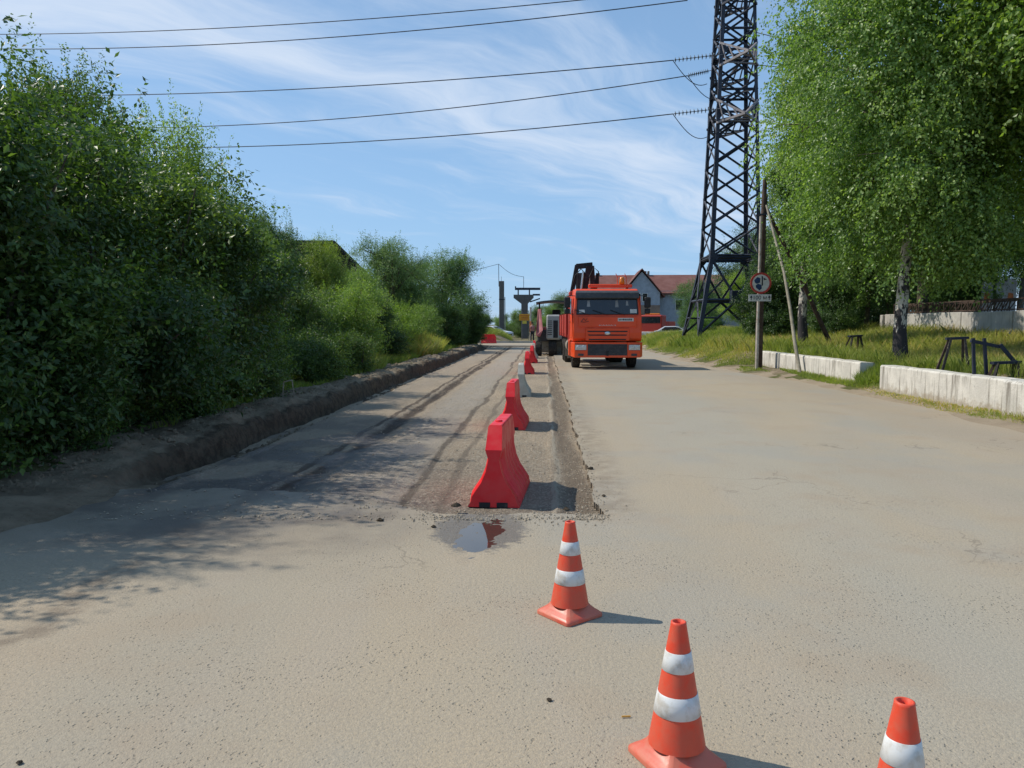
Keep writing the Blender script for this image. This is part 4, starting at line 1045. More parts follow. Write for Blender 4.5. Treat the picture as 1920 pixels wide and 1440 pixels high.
# wires: long shallow catenaries in one vertical plane each
WS = [('L0', [(330, 278), (800, 258), (1262, 213)], 41.0, 'lowest bare wire on the left, ending at the lowest insulator string'),
      ('L1', [(320, 240), (800, 208), (1290, 141)], 43.6, 'second bare wire from the bottom, passing behind the pylon leg'),
      ('M0', [(120, 181), (700, 160), (1262, 112)], 41.0, 'middle bare wire, ending at the upper insulator string in view'),
      ('H0', [(15, 95), (700, 65), (1290, -1)], 41.3, 'second bare wire from the top, leaving the frame beside the pylon'),
      ('H1', [(0, 68), (500, 50), (1330, -28)], 44.0, 'topmost bare wire, leaving the frame left of the pylon')]
def wire_pt(px, py, Y0):
    k = (px - 960) / F; Xr = 12.3
    # Y = Y0 + .32*(Xr - X), X ~ k*Y
    Y = (Y0 + .32 * Xr) / (1 + .32 * k); return wp(px, py, Y)
for nm, pts, Y0, lb in WS:
    P = [wire_pt(a, b, Y0) for a, b in pts]
    xs = np.array([p.x for p in P]); zs = np.array([p.z for p in P]); co = np.polyfit(xs, zs, 2)
    if co[0] < 0: co = np.array([0.0006, *np.polyfit(xs, zs - .0006 * xs ** 2, 1)])
    x1 = P[-1].x; path = []
    for i in range(41):
        x = -62 + (x1 + 62) * i / 40; path.append((x, Y0 + .32 * (12.3 - x), float(np.polyval(co, x))))
    m = MB(); m.tube(path, .028, 6); w = m.build('power_wire', MT['wire']); tag(w, lb, 'power wire', 'bare power wires crossing the sky on the left')
    # insulator string from the wire end to the tower
    e = Vector(path[-1]); tw = Vector((11.15, e.y - .25, e.z + .22)); dr = (tw - e)
    if nm in ('L0', 'M0', 'L1'):
        t = empty('insulator_string', e, 0, {'L0': 'lower ribbed insulator string left of the pylon', 'M0': 'upper ribbed insulator string left of the pylon', 'L1': 'insulator string behind the left leg of the pylon between two others'}[nm], 'insulator', 'insulator strings on the pylon')
        q = MB(); q.tube([(0, 0, 0), dr], .02, 6); q.build('rod', MT['steel_pale'], t)
        q = MB(); Mr = dr.to_track_quat('Z', 'Y').to_matrix().to_4x4()
        nd = 11
        for k in range(nd):
            q.lathe([(.03, .05), (.06, .035), (.15, .0), (.06, -.01)], 10, Matrix.Translation(dr * (.05 + .85 * k / nd)) @ Mr)
        q.build('discs', MT['porcelain'], t)
        jl = MB(); pts = []
        for i in range(13):
            s_ = i / 12; pts.append((e.x + s_ * 1.9, e.y + .2 * s_, e.z - 1.25 * math.sin(math.pi * min(1, s_ * .62))))
        jl.tube(pts, .02, 6); o = jl.build('jumper_wire', MT['wire']); tag(o, {'L0': 'slack jumper wire hanging under the lower insulator string', 'M0': 'slack jumper wire hanging under the upper insulator string', 'L1': 'slack jumper wire beside the pylon leg between two strings'}[nm], 'power wire', 'slack jumper wires at the pylon')
for k, (py0, py1, lb) in enumerate(((120, 126, 'short power wire from the pylon into the tree crown'), (56, 20, 'power wire rising from the pylon to the tree top'))):
    a = wp(1402, py0, 42.0); b = wp(1700, py1, 36); path = []
    for i in range(13): s_ = i / 12; q_ = a.lerp(b, s_); q_.z -= .9 * math.sin(math.pi * s_) * (1 if k else .2); path.append(q_)
    m = MB(); m.tube(path, .022, 6); w = m.build('power_wire', MT['wire']); tag(w, lb, 'power wire', 'power wires on the right of the pylon')

# ------------------------------------------------------------------ sign pole and its struts
PB = Vector((wp(1421, 675, 26).x, 26, .38))
t = empty('wooden_pole', (PB.x + .06, PB.y + .10, ground_z(PB.x, 26) - .1), 0, 'old dark wooden pole with a taller split top, rising behind the round sign', 'pole')
m = MB(); m.tube([(0, 0, 0), (.0, 0, 2), (.03, 0, 4.6), (.06, 0, 6.4)], [.125, .12, .105, .07], 10); m.build('post', MT['wood'], t)
q = MB(); q.tube([(.03, -.05, 4.75), (.10, -.08, 5.25), (.14, -.05, 5.9)], .012, 6); q.bar((-.25, -.12, 5.22), (.30, -.12, 5.30), .06); q.build('bracket', MT['steel'], t)
def ptw(px, py, Y): v = wp(px, py, Y); return v
bz = ground_z(PB.x, 25.8)
m = MB(); tp = [ptw(1437, 385, 25.9), ptw(1454, 450, 25.2), ptw(1470, 510, 24.6), ptw(1482, 580, 24.0), ptw(1490, 640, 23.5)]
tp.append(Vector((tp[-1].x + .05, 23.1, .08)))
m.tube([p for p in tp], [.035, .04, .045, .05, .055, .06], 8); o = m.build('strut_pole', MT['wood_pale']); tag(o, 'long pale bent pole leaning from the wooden pole down to the verge', 'pole')
m = MB(); a = ptw(1434, 385, 26.3); b = ptw(1561, 642, 27.5); m.tube([a, (a + b) / 2, b - Vector((0, 0, .2))], [.06, .07, .085], 8); o = m.build('strut_pole', MT['wood']); tag(o, 'dark straight brace leaning from the wooden pole to the right into the grass', 'pole')
t = empty('road_sign', (PB.x - .08, PB.y - .14, ground_z(PB.x - .1, 25.9) - .05), 0, 'round red-rimmed sign over a 100 metre plate on a rusty pale pipe', 'road sign')
z_s = wp(1421, 531, 25.8).z - t.location.z
m = MB(); m.tube([(0, 0, 0), (0, 0, 1.6)], .055, 12); m.tube([(0, 0, 1.6), (.02, 0, z_s + 2.2)], .045, 12); m.build('post', MT['pipe'], t)
m = MB(); Ms = T(.04, -.09, z_s, 0) @ Matrix.Rotation(R(90), 4, 'X')
m.lathe([(0, .006), (.30, .006), (.30, -.006), (0, -.006)], 40, Ms, smooth=False); pl = m.build('disc', MT['sign_white'], t)
m = MB(); m.lathe([(.285, .009), (.285, .013), (.352, .013), (.352, -.012), (.30, -.012)], 40, Ms, smooth=False); m.build('rim', MT['sign_red'], pl)
m = MB()
m.prism([(-.22, .10), (-.12, .20), (-.02, .16), (-.03, .02), (-.14, -.02), (-.20, .02)], -.107, -.099, T(.04, 0, z_s)); 
m.prism([(-.10, -.02), (.02, -.06), (.03, -.18), (-.04, -.24), (-.15, -.16), (-.17, -.08)], -.107, -.099, T(.04, 0, z_s)); m.build('flaked_mark', MT['sign_blue'], pl)
m = MB(); m.prism([(.02, .24), (.06, .22), (.07, -.08), (.03, -.08)], -.108, -.100, T(.04, 0, z_s)); m.prism([(.08, .18), (.20, .12), (.10, .10)], -.107, -.1, T(.04, 0, z_s)); m.build('dark_mark', MT['sign_black'], pl)
m = MB(); m.box(-.36, .40, -.10, -.088, z_s - .60, z_s - .37); pp = m.build('distance_plate', MT['sign_white'], t)
text_mesh('100 м', .19, MT['sign_black'], 'lettering', pp, T(.02, -.102, z_s - .485))
q = MB()
for x in (-.27, .33): q.bar((x, -.104, z_s - .56), (x, -.104, z_s - .47), .022, .006); q.prism([(x - .045, z_s - .48), (x + .045, z_s - .48), (x, z_s - .40)], -.106, -.101)
q.build('arrow', MT['sign_black'], pp)

# ------------------------------------------------------------------ whitewashed blocks
def block(x, y0, y1, label, h=.64, w=.40, seed=0):
    r = random.Random(seed); m = MB(); L = y1 - y0; ny = max(4, int(L / .35)); nz = 4
    prof = [(-w / 2, -.15), (-w / 2 + .005, .2), (-w / 2 + .01, h - .03), (-w / 2 + .04, h), (w / 2 - .04, h), (w / 2 - .01, h - .03), (w / 2, .2), (w / 2, -.15)]
    n = len(prof); vs = []
    for j in range(ny + 1):
        y = L * j / ny
        for px_, pz_ in prof: vs.append((px_ + r.uniform(-.008, .008), y + (r.uniform(-.006, .006)), pz_ + (r.uniform(-.008, .008) if pz_ > .1 else 0)))
    m.add(vs, [(j * n + k, j * n + k + 1, (j + 1) * n + k + 1, (j + 1) * n + k)[::-1] for j in range(ny) for k in range(n - 1)])
    m.add(vs[:n], [list(range(n))]); m.add(vs[-n:], [list(range(n))[::-1]])
    o = m.build('concrete_block', MT['block'], None, bevel=.012); o.location = (x, y0, 0.0); tag(o, label, 'concrete block', 'whitewashed concrete blocks along the verge'); return o
block(8.98, 19.4, 25.0, 'long whitewashed block between the leaning pale pole and the birch trunk', seed=1).rotation_euler = (0, 0, R(-1.0))
block(9.10, 25.06, 27.9, 'short far whitewashed block beginning at the foot of the sign pole', seed=2).rotation_euler = (0, 0, R(-1.5))
block(8.62, 13.0, 17.75, 'long near whitewashed block right of the birch trunk, stained grey', .66, seed=3).rotation_euler = (0, 0, R(-1.0))
block(8.52, 8.2, 12.94, 'whitewashed block cut off by the right edge of the frame', .66, seed=4).rotation_euler = (0, 0, R(0.5))

# ------------------------------------------------------------------ trestles in the grass
def trestle(loc, rz, label, h=.62, w=.55, back=0):
    t = empty('trestle_stand', loc, rz, label, 'trestle', 'dark trestle stands in the grass')
    m = MB(); m.bar((-w / 2, 0, h), (w / 2, 0, h + .02), .12, .05); m.bar((-w / 2 + .03, .1, h - .005), (w / 2 - .05, .1, h + .01), .08, .05); m.build('top', MT['sign_black'], t)
    for sx_, sy_ in ((-1, -1), (1, -1), (1, 1), (-1, 1)):
        q = MB(); q.bar((sx_ * (w / 2 - .08), sy_ * .05, h), (sx_ * (w / 2 + (.16 if sx_ < 0 else .0)), sy_ * .22, -.1), .045); q.build('leg', MT['wood'] if sy_ > 0 else MT['rubber'], t)
    if back:
        q = MB()
        for sx_ in (-1, 1): q.bar((sx_ * .12 - .35, .12, -.1), (sx_ * .10 - .42, .18, h + back), .05)
        q.bar((-.56, .18, h + back - .05), (-.05, .16, h + back - .16), .06); q.bar((-.05, .14, h + back - .12), (.22, .1, h), .06)
        q.bar((-.42, .16, .18), (.2, .1, .16), .04); q.build('back_frame', MT['sign_black'], t)
    return t
for (px, py, Y, rz, lb, h, w, bk) in ((1603, 660, 23.5, 10, 'small dark trestle standing in dry grass left of the birch trunk', .62, .42, 0),
                                       (1792, 690, 16.0, -12, 'dark trestle with splayed legs behind the near block', .80, .42, 0),
                                       (1886, 692, 14.3, -4, 'tall dark trestle with a back frame near the right edge', .62, .50, .46)):
    p = wp(px, py, Y); trestle((p.x, Y, ground_z(p.x, Y)), R(rz), lb, h, w, bk)

# ------------------------------------------------------------------ pale wall with a railing, panels behind
WR = R(-91.2); WO = Vector((16.42, 34.0, .6)); zt = 1.43
t = empty('concrete_wall', WO, WR, 'pale streaked concrete wall running right from behind the birch trunk', 'wall')
m = MB(); x = 0
for k in range(7): m.box(x, x + 2.96, 0, .22, -.4, zt + .012 * (k % 2), bev=.015); x += 3.0
m.build('wall_panels', MT['wall'], t)
q = MB(); q.box(-.25, 0, -.1, .3, -.4, zt - .02, bev=.02); q.build('end_post', MT['wall'], t)
t = empty('railing', WO + Vector((.1, -.6, zt)), WR, 'rusty low lattice railing on top of the pale wall', 'railing')
m = MB(); m.bar((0, 0, .40), (20, 0, .42), .045); m.bar((0, 0, .06), (20, 0, .06), .04)
m.build('rail', MT['wood'], t)
q = MB(); n = 50
for k in range(n): 
    x = 20 * k / n; q.bar((x, 0, 0.0), (x, 0, .41), .024); q.bar((x, 0, .06), (x + 20 / n, 0, .40), .02)
q.build('balusters', MT['wood'], t)
q = MB()
for k in range(46): q.bar((.1 + k * .16, .35, 0.02), (.15 + k * .16 + .05, .42, .36), .025)
q.bar((0, .5, .36), (7.5, .5, .38), .08); q.build('rebar_mesh', MT['wood'], t)
px0 = wp(1838, 560, 30.5).x
for k, (dx, lb) in enumerate(((0, 'leftmost light concrete slab with an orange mark above the wall'), (.62, 'middle light concrete slab leaning above the wall'), (1.12, 'light concrete slab with an orange mark beside the dark framed one'), )):
    t = empty('concrete_slab', (px0 + dx, 30.5 + .15 * k, .6), R(-8), lb, 'concrete slab', 'concrete slabs stacked behind the railing')
    m = MB(); m.prism([(-.02, 0), (.42, 0), (.46, 2.62 + .06 * k), (.10, 2.68 + .06 * k)], 0, .14); m.build('slab', MT['panel'], t)
    if k != 1: q = MB(); q.prism([(.12, 1.95), (.36, 1.92), (.34, 2.22), (.16, 2.26)], -.004, .0); q.build('paint_mark', MT['orange_mark'], t)
t = empty('precast_box', (px0 + 1.62, 30.6, .6), R(-8), 'pale concrete frame with a dark recess at the right edge above the wall', 'precast box')
m = MB(); m.prism([(.0, 0), (2.4, 0), (2.4, 2.9), (.25, 2.84)], 0, .5); m.build('frame', MT['panel'], t)
q = MB(); q.prism([(.42, 1.8), (2.0, 1.8), (2.0, 2.6), (.55, 2.6)], -.006, .0); q.build('recess', MT['dgrey'], t)

# ------------------------------------------------------------------ far buildings
def house():
    Y = 98.0; c = wp(1203, 560, Y); t = empty('house', (c.x, Y, 0), R(-4), 'house with long red tiled roof and pale blue front gable behind the orange lorry', 'house')
    ez, rz_ = 5.9, 8.25
    m = MB(); m.box(-6.6, 14, 2.0, 12, 0, ez); w = m.build('wall', MT['plaster'], t)
    m = MB(); ov = .5
    for dz in (0,):
        vs = [(-7.2, 2 - ov, ez - .3), (14.5, 2 - ov, ez - .3), (14.5, 7, rz_), (-6.4, 7, rz_), (-7.2, 12 + ov, ez - .3), (14.5, 12 + ov, ez - .3)]
        vb = [(x, y, z - .18) for x, y, z in vs]
        m.add(vs + vb, [(0, 1, 2, 3), (3, 2, 5, 4), (6, 9, 8, 7), (9, 10, 11, 8), (0, 6, 7, 1), (4, 5, 11, 10), (0, 3, 9, 6), (3, 4, 10, 9), (1, 7, 8, 2), (2, 8, 11, 5)])
    rf = m.build('roof', MT['roof_red'], t)
    q = MB(); q.box(.95, 1.25, 6.6, 7.2, 7.9, 8.75); q.box(1.40, 1.65, 6.6, 7.2, 7.9, 8.75); q.build('chimney', MT['brick'], rf)
    q = MB(); q.box(-5.3, -5.0, 6.6, 7.0, 7.9, 8.5); q.build('chimney', MT['brick'], rf)
    m = MB(); m.add([(-2.2, 0, 0), (2.3, 0, 0), (2.3, 0, 5.6), (0, 0, 8.25), (-2.2, 0, 5.6), (-2.2, 5, 0), (2.3, 5, 0), (2.3, 5, 5.6), (0, 5, 8.25), (-2.2, 5, 5.6)],
                    [(0, 1, 2, 3, 4), (1, 6, 7, 2), (0, 4, 9, 5), (2, 7, 8, 3), (3, 8, 9, 4)]); gb = m.build('gable', MT['plaster'], t)
    m = MB()
    for s in (-1, 1):
        a = Vector((0, -.35, 8.5)); b = Vector((s * 2.9, -.35, 5.0)); d = Vector((0, 7, 0)); o_ = Vector((0, 0, .14))
        vs = [a, b, b + d, a + d, a + o_, b + o_, b + d + o_, a + d + o_]
        m.add(vs, [(0, 1, 2, 3), (7, 6, 5, 4), (0, 4, 5, 1), (1, 5, 6, 2), (3, 2, 6, 7)])
    m.build('gable_roof', MT['roof_red'], gb)
    for x in (-.42, .42):
        q = MB(); q.box(x - .36, x + .36, -.05, .02, 4.45, 5.55); f = q.build('window', MT['sign_white'], gb)
        q = MB(); q.box(x - .28, x + .28, -.056, -.052, 4.53, 5.47); q.build('pane', MT['glass'], f)
    q = MB(); q.box(-2.25, 2.35, -.06, -.002, 3.9, 4.02); q.box(-2.21, 2.31, -.045, -.002, 0, 3.9); q.build('lower_wall', MT['brick'], gb)
    for x in (-4.8, 5, 8, 11):
        q = MB(); q.box(x - .5, x + .5, 1.94, 2.02, 3.4, 4.8); f = q.build('window', MT['sign_white'], w)
        q = MB(); q.box(x - .42, x + .42, 1.92, 1.935, 3.48, 4.72); q.build('pane', MT['glass'], f)
house()
def shed():
    Y = 62; a = wp(628, 452, Y); b = wp(655, 487, Y)
    t = empty('shed', (a.x, Y, 0), R(8), 'dark gabled roof showing over the left trees', 'shed')
    zr = a.z; ze = zr - 2.3
    m = MB(); m.add([(-9, 0, 0), (2.4, 0, 0), (2.4, 0, ze), (0, 0, zr - .3), (-7, 0, zr - .3), (-9, 0, ze), (-9, 9, 0), (2.4, 9, 0), (2.4, 9, ze), (0, 9, zr - .3), (-7, 9, zr - .3), (-9, 9, ze)],
                    [(0, 1, 2, 3, 4, 5), (7, 6, 11, 10, 9, 8), (1, 7, 8, 2), (6, 0, 5, 11)]); m.build('wall', MT['soot'], t)
    m = MB(); sec = [(-9.6, ze - .5), (-7, zr - .06), (0, zr), (2.95, ze - .6), (2.8, ze - .85), (0, zr - .28), (-7, zr - .3), (-9.4, ze - .7)]
    m.prism(sec, -.5, 9.5); m.build('roof', MT['roof_dark'], t)
    q = MB(); q.box(-3.5, -2.6, -.03, .02, 2, 3.2); q.build('window', MT['glass'], t)
shed()
def columns():
    Y = 86; p = wp(941, 608, Y)
    t = empty('concrete_column', (p.x, Y, 0), 0, 'lone dark concrete column with a thin mast on top', 'column'); z1 = wp(941, 527, Y).z; k = Y / F
    m = MB(); m.box(-.30, .26, -.25, .25, 0, z1, bev=.03); m.build('shaft', MT['concrete'], t)
    q = MB(); q.box(-.32, .28, -.27, .27, 4.3, 4.4); q.build('band', MT['sign_black'], t)
    q = MB(); q.tube([(.36, -.2, .5), (.34, -.2, 4.6)], .05, 8); q.build('pipe', MT['wall'], t)
    q = MB(); q.tube([(-.33, 0, z1 - .6), (-.35, 0, wp(941, 495, Y).z)], .035, 6); q.tube([(-.05, 0, z1), (-.05, 0, z1 + .5)], .02, 6); q.build('mast', MT['steel'], t)
    top1 = Vector((p.x - .35, Y, wp(941, 495, Y).z))
    p2 = wp(984, 608, Y); t = empty('bridge_pier', (p2.x, Y + 1, 0), 0, 'hammerhead concrete pier carrying dark steel beams', 'bridge pier')
    zc = wp(984, 552, Y).z; zb = wp(984, 569, Y).z
    m = MB(); m.prism([(-.38, 0), (.36, 0), (.36, zb), (1.0, zc - .35), (1.0, zc), (-1.25, zc), (-1.25, zc - .35), (-.38, zb)], -.35, .35); m.build('shaft', MT['concrete'], t)
    m = MB(); z2 = wp(984, 541, Y).z
    m.box(-1.1, 1.75, -.12, .12, z2 - .12, z2 + .14); m.box(-1.1, -.96, -.1, .1, z2 + .14, z2 + .3)
    m.box(-.80, -.66, -.1, .1, zc, z2 - .12); m.box(.46, .60, -.1, .1, zc, z2 - .12)
    m.box(.9, 1.72, -.1, .1, zc - .1, zc + .1); m.bar((.6, 0, zc - .8), (1.72, 0, zc - .42), .14); m.build('steel_beams', MT['steel'], t)
    zt2 = wp(982, 518, Y).z; q = MB(); q.tube([(-.12, -.2, z2 + .1), (-.12, -.2, zt2)], .03, 6); q.build('mast', MT['steel'], t)
    top2 = Vector((p2.x - .12, Y + .8, zt2))
    m = MB(); pts = []
    for i in range(17): s_ = i / 16; q_ = top1.lerp(top2, s_); q_.z -= .35 * math.sin(math.pi * s_); pts.append(q_)
    m.tube(pts, .022, 5); tag(m.build('cable', MT['wire']), 'thin cable strung from the lone column mast to the pier mast', 'cable')
    m = MB(); pts = []; e_ = Vector((top1.x - 9, Y + 2, top1.z - 1.4))
    for i in range(9): s_ = i / 8; q_ = top1.lerp(e_, s_); q_.z -= .25 * math.sin(math.pi * s_); pts.append(q_)
    m.tube(pts, .022, 5); tag(m.build('cable', MT['wire']), 'thin cable running left from the lone column mast into the trees', 'cable')
    # yellow detour signs
    p3 = wp(985, 608, 80); t = empty('detour_sign', (p3.x, 80, 0), 0, 'orange-yellow lettered board over a small yellow one in front of the pier', 'road sign')
    q = MB()
    for x in (-.35, .35): q.bar((x, 0, 0), (x, 0, 3), .06)
    q.build('detour_post', MT['steel_pale'], t)
    za, zb2 = wp(0, 601, 80).z, wp(0, 589, 80).z
    q = MB(); q.box(-.62, .42, -.08, -.03, za, zb2, bev=.01); bd = q.build('board', MT['sign_yellow'], t)
    q = MB()
    for i, (w0, w1) in enumerate(((-.5, .3), (-.4, .2), (-.5, .25))):
        x = w0; r = random.Random(i)
        while x < w1: w_ = r.uniform(.05, .09); q.box(x, x + w_, -.086, -.079, za + .12 + .18 * i, za + .19 + .18 * i); x += w_ + .03
    q.build('marks', MT['sign_red'], bd)
    q = MB(); q.box(-.30, .14, -.08, -.03, wp(0, 607, 80).z, za - .03, bev=.01); q.build('small_board', MT['sign_lemon'], t)
    p4 = wp(995, 600, 78); t = empty('marker_post', (p4.x, 78, 0), 0, 'slim orange and pale post right of the yellow boards', 'post')
    q = MB(); q.tube([(0, 0, 0), (0, 0, 3.3)], .09, 10); q.build('post', MT['pipe'], t); q = MB(); q.tube([(0, 0, .8), (0, 0, 1.9)], .094, 10); q.build('band', MT['orange_mark'], t)
    # low wall beyond
    m = MB(); m.box(0, 9, 0, .3, 0, 1.35, bev=.03); o = m.build('boundary_wall', MT['wall']); o.location = (12.5, 88, 0); tag(o, 'low pale boundary wall behind the parked cars', 'wall')
columns()
# street lamp post in the right background and small white kiosk
p = wp(1559, 608, 40); t = empty('lamp_post', (p.x, 40, 1.0), 0, 'thin pale post in the shade left of the birch trunk', 'post')
q = MB(); q.tube([(0, 0, -.3), (0, 0, 2.4)], .06, 8); q.build('post', MT['panel'], t); q = MB(); q.box(-.1, .1, -.1, .1, -.2, .55, bev=.02); q.build('base', MT['panel'], t)
p = wp(1582, 590, 44); m = MB(); m.box(-.35, .35, 0, 1.6, -.6, 1.7, bev=.02); o = m.build('wall_stub', MT['plaster']); o.location = (p.x, 44, 1.1); tag(o, 'narrow white masonry stub in the shade beyond the thin pale post', 'wall')

# ------------------------------------------------------------------ debris
def clod(px, py, r_, lb, seed, mat='clod', cat='clod', name='dirt_clod'):
    p = gp(px, py); rr = random.Random(seed); m = MB(); n = 9
    prof = [(0, r_ * .7), (r_ * .5, r_ * .62), (r_ * .9, r_ * .3), (r_, 0)]
    m.lathe(prof, n, smooth=False); m.v = [(x * rr.uniform(.7, 1.3), y * rr.uniform(.7, 1.3), z * rr.uniform(.6, 1.2)) for x, y, z in m.v]
    o = m.build(name, MT[mat]); o.location = (p.x, p.y, .006); tag(o, lb, cat); return o
clod(713, 977, .028, 'dark dirt clod on the asphalt left of the puddle', 1)
clod(1030, 1315, .012, 'tiny dark clod on the asphalt left of the near cone', 2)
clod(855, 950, .04, 'dark dirt clod at the left foot of the nearest red barrier', 3)
clod(1132, 931, .02, 'dark crumb just right of the milled edge', 4)
clod(813, 989, .02, 'flat dark crumb between the clod and the puddle', 5)
clod(1062, 957, .03, 'clod at the front corner of the milled edge', 6)
clod(1108, 880, .035, 'crumbled clod on the lip of the milled edge', 7)
clod(37, 1433, .012, 'tiny dark stone at the lower left corner', 8)
p = gp(1174, 1347); m = MB(); m.tube([(-.018, 0, .004), (.018, .003, .004)], .0035, 8); o = m.build('cigarette_end', MT['scrap']); o.location = (p.x, p.y, .004); tag(o, 'tiny ochre cigarette end lying left of the near cone', 'litter')
# loose frame in the left bushes
p = gp(540, 742, .25); t = empty('discarded_frame', (p.x, p.y, .2), R(20), 'small pale broken frame lying at the foot of the left bushes', 'frame')
m = MB(); 
for a, b in (((-.12, 0, .05), (-.09, 0, .42)), ((-.09, 0, .42), (.10, .02, .46)), ((.10, .02, .46), (.14, 0, .1)), ((-.12, 0, .05), (.02, 0, .0))): m.bar(a, b, .025)
m.build('frame', MT['wood_pale'], t); t.scale = (.8, .8, .75)
# gravel along the milled lip
def gravel():
    V = []; Fq = []; T_ = []
    r = np.random.default_rng(5); n = 9000
    v = 6.2 + (r.random(n) ** 1.9) * 22; k = r.random(n)
    u = np.where(k < .30, .36 + .22 * r.standard_normal(n) * .5, np.where(k < .50, -.45 + .55 * r.standard_normal(n), r.uniform(-3.9, .4, n)))
    fr = r.random(n) < .035; v = np.where(fr, 6.25 + .22 * r.standard_normal(n) * .6, v); u = np.where(fr, r.uniform(-1.1, .55, n), u)
    pit = (u < lipr(v)) & (v > front(u)); z = np.where(pit, mz(u, v), 0.002)
    s = .004 + .011 * r.random(n) ** 3
    ok = ~((np.abs(u + .45) < .26) & (np.mod(v, 1) > 2)) & (u < .8)
    u, v, z, s = u[ok], v[ok], z[ok], s[ok]; n = len(u)
    oc = np.array([(1, 0, 0), (0, 1, 0), (-1, 0, 0), (0, -1, 0), (0, 0, .7), (0, 0, -.4)], float)
    P = oc[None] * (s[:, None, None] * r.uniform(.6, 1.3, (n, 6, 1))); a = r.uniform(0, 6.28, n); ca, sa = np.cos(a), np.sin(a)
    X = P[..., 0] * ca[:, None] - P[..., 1] * sa[:, None]; Y = P[..., 0] * sa[:, None] + P[..., 1] * ca[:, None]
    P = np.stack([X + (u + SL * v)[:, None], Y + v[:, None], P[..., 2] + z[:, None] + s[:, None] * .3], -1)
    f = np.array([(0, 1, 4), (1, 2, 4), (2, 3, 4), (3, 0, 4), (1, 0, 5), (2, 1, 5), (3, 2, 5), (0, 3, 5)])
    Fq = (f[None] + 6 * np.arange(n)[:, None, None]).reshape(-1, 3)
    o = npmesh('gravel', P.reshape(-1, 3), Fq, MT['stone']); tag(o, 'loose crushed stone scattered over the milled strip and its edge', 'gravel', kind='stuff')
gravel()
def clods():
    r = np.random.default_rng(15); n = 8000
    v = 6.8 + 34 * r.random(n) ** 1.6; u = lip_u(v) - .12 - np.abs(r.normal(0, .42, n)); z = bank_h(u, v)
    near = r.random(n) < .12; u = np.where(near, lip_u(v) + .14 + .1 * r.random(n), u); z = np.where(near, mz(u, v), z)
    s = .010 + .035 * r.random(n) ** 4
    oc = np.array([(1, 0, 0), (0, 1, 0), (-1, 0, 0), (0, -1, 0), (0, 0, .8), (0, 0, -.4)], float)
    P = oc[None] * (s[:, None, None] * r.uniform(.55, 1.3, (n, 6, 1))); a = r.uniform(0, 6.28, n); ca, sa = np.cos(a), np.sin(a)
    X = P[..., 0] * ca[:, None] - P[..., 1] * sa[:, None]; Y = P[..., 0] * sa[:, None] + P[..., 1] * ca[:, None]
    P = np.stack([X + (u + SL * v)[:, None], Y + v[:, None], P[..., 2] + z[:, None] + s[:, None] * .3], -1)
    f = np.array([(0, 1, 4), (1, 2, 4), (2, 3, 4), (3, 0, 4), (1, 0, 5), (2, 1, 5), (3, 2, 5), (0, 3, 5)])
    o = npmesh('loose_soil', P.reshape(-1, 3), (f[None] + 6 * np.arange(n)[:, None, None]).reshape(-1, 3), MT['dirt']); tag(o, 'loose soil crumbs on the cut bank left of the milled strip', 'soil', kind='stuff')
clods()

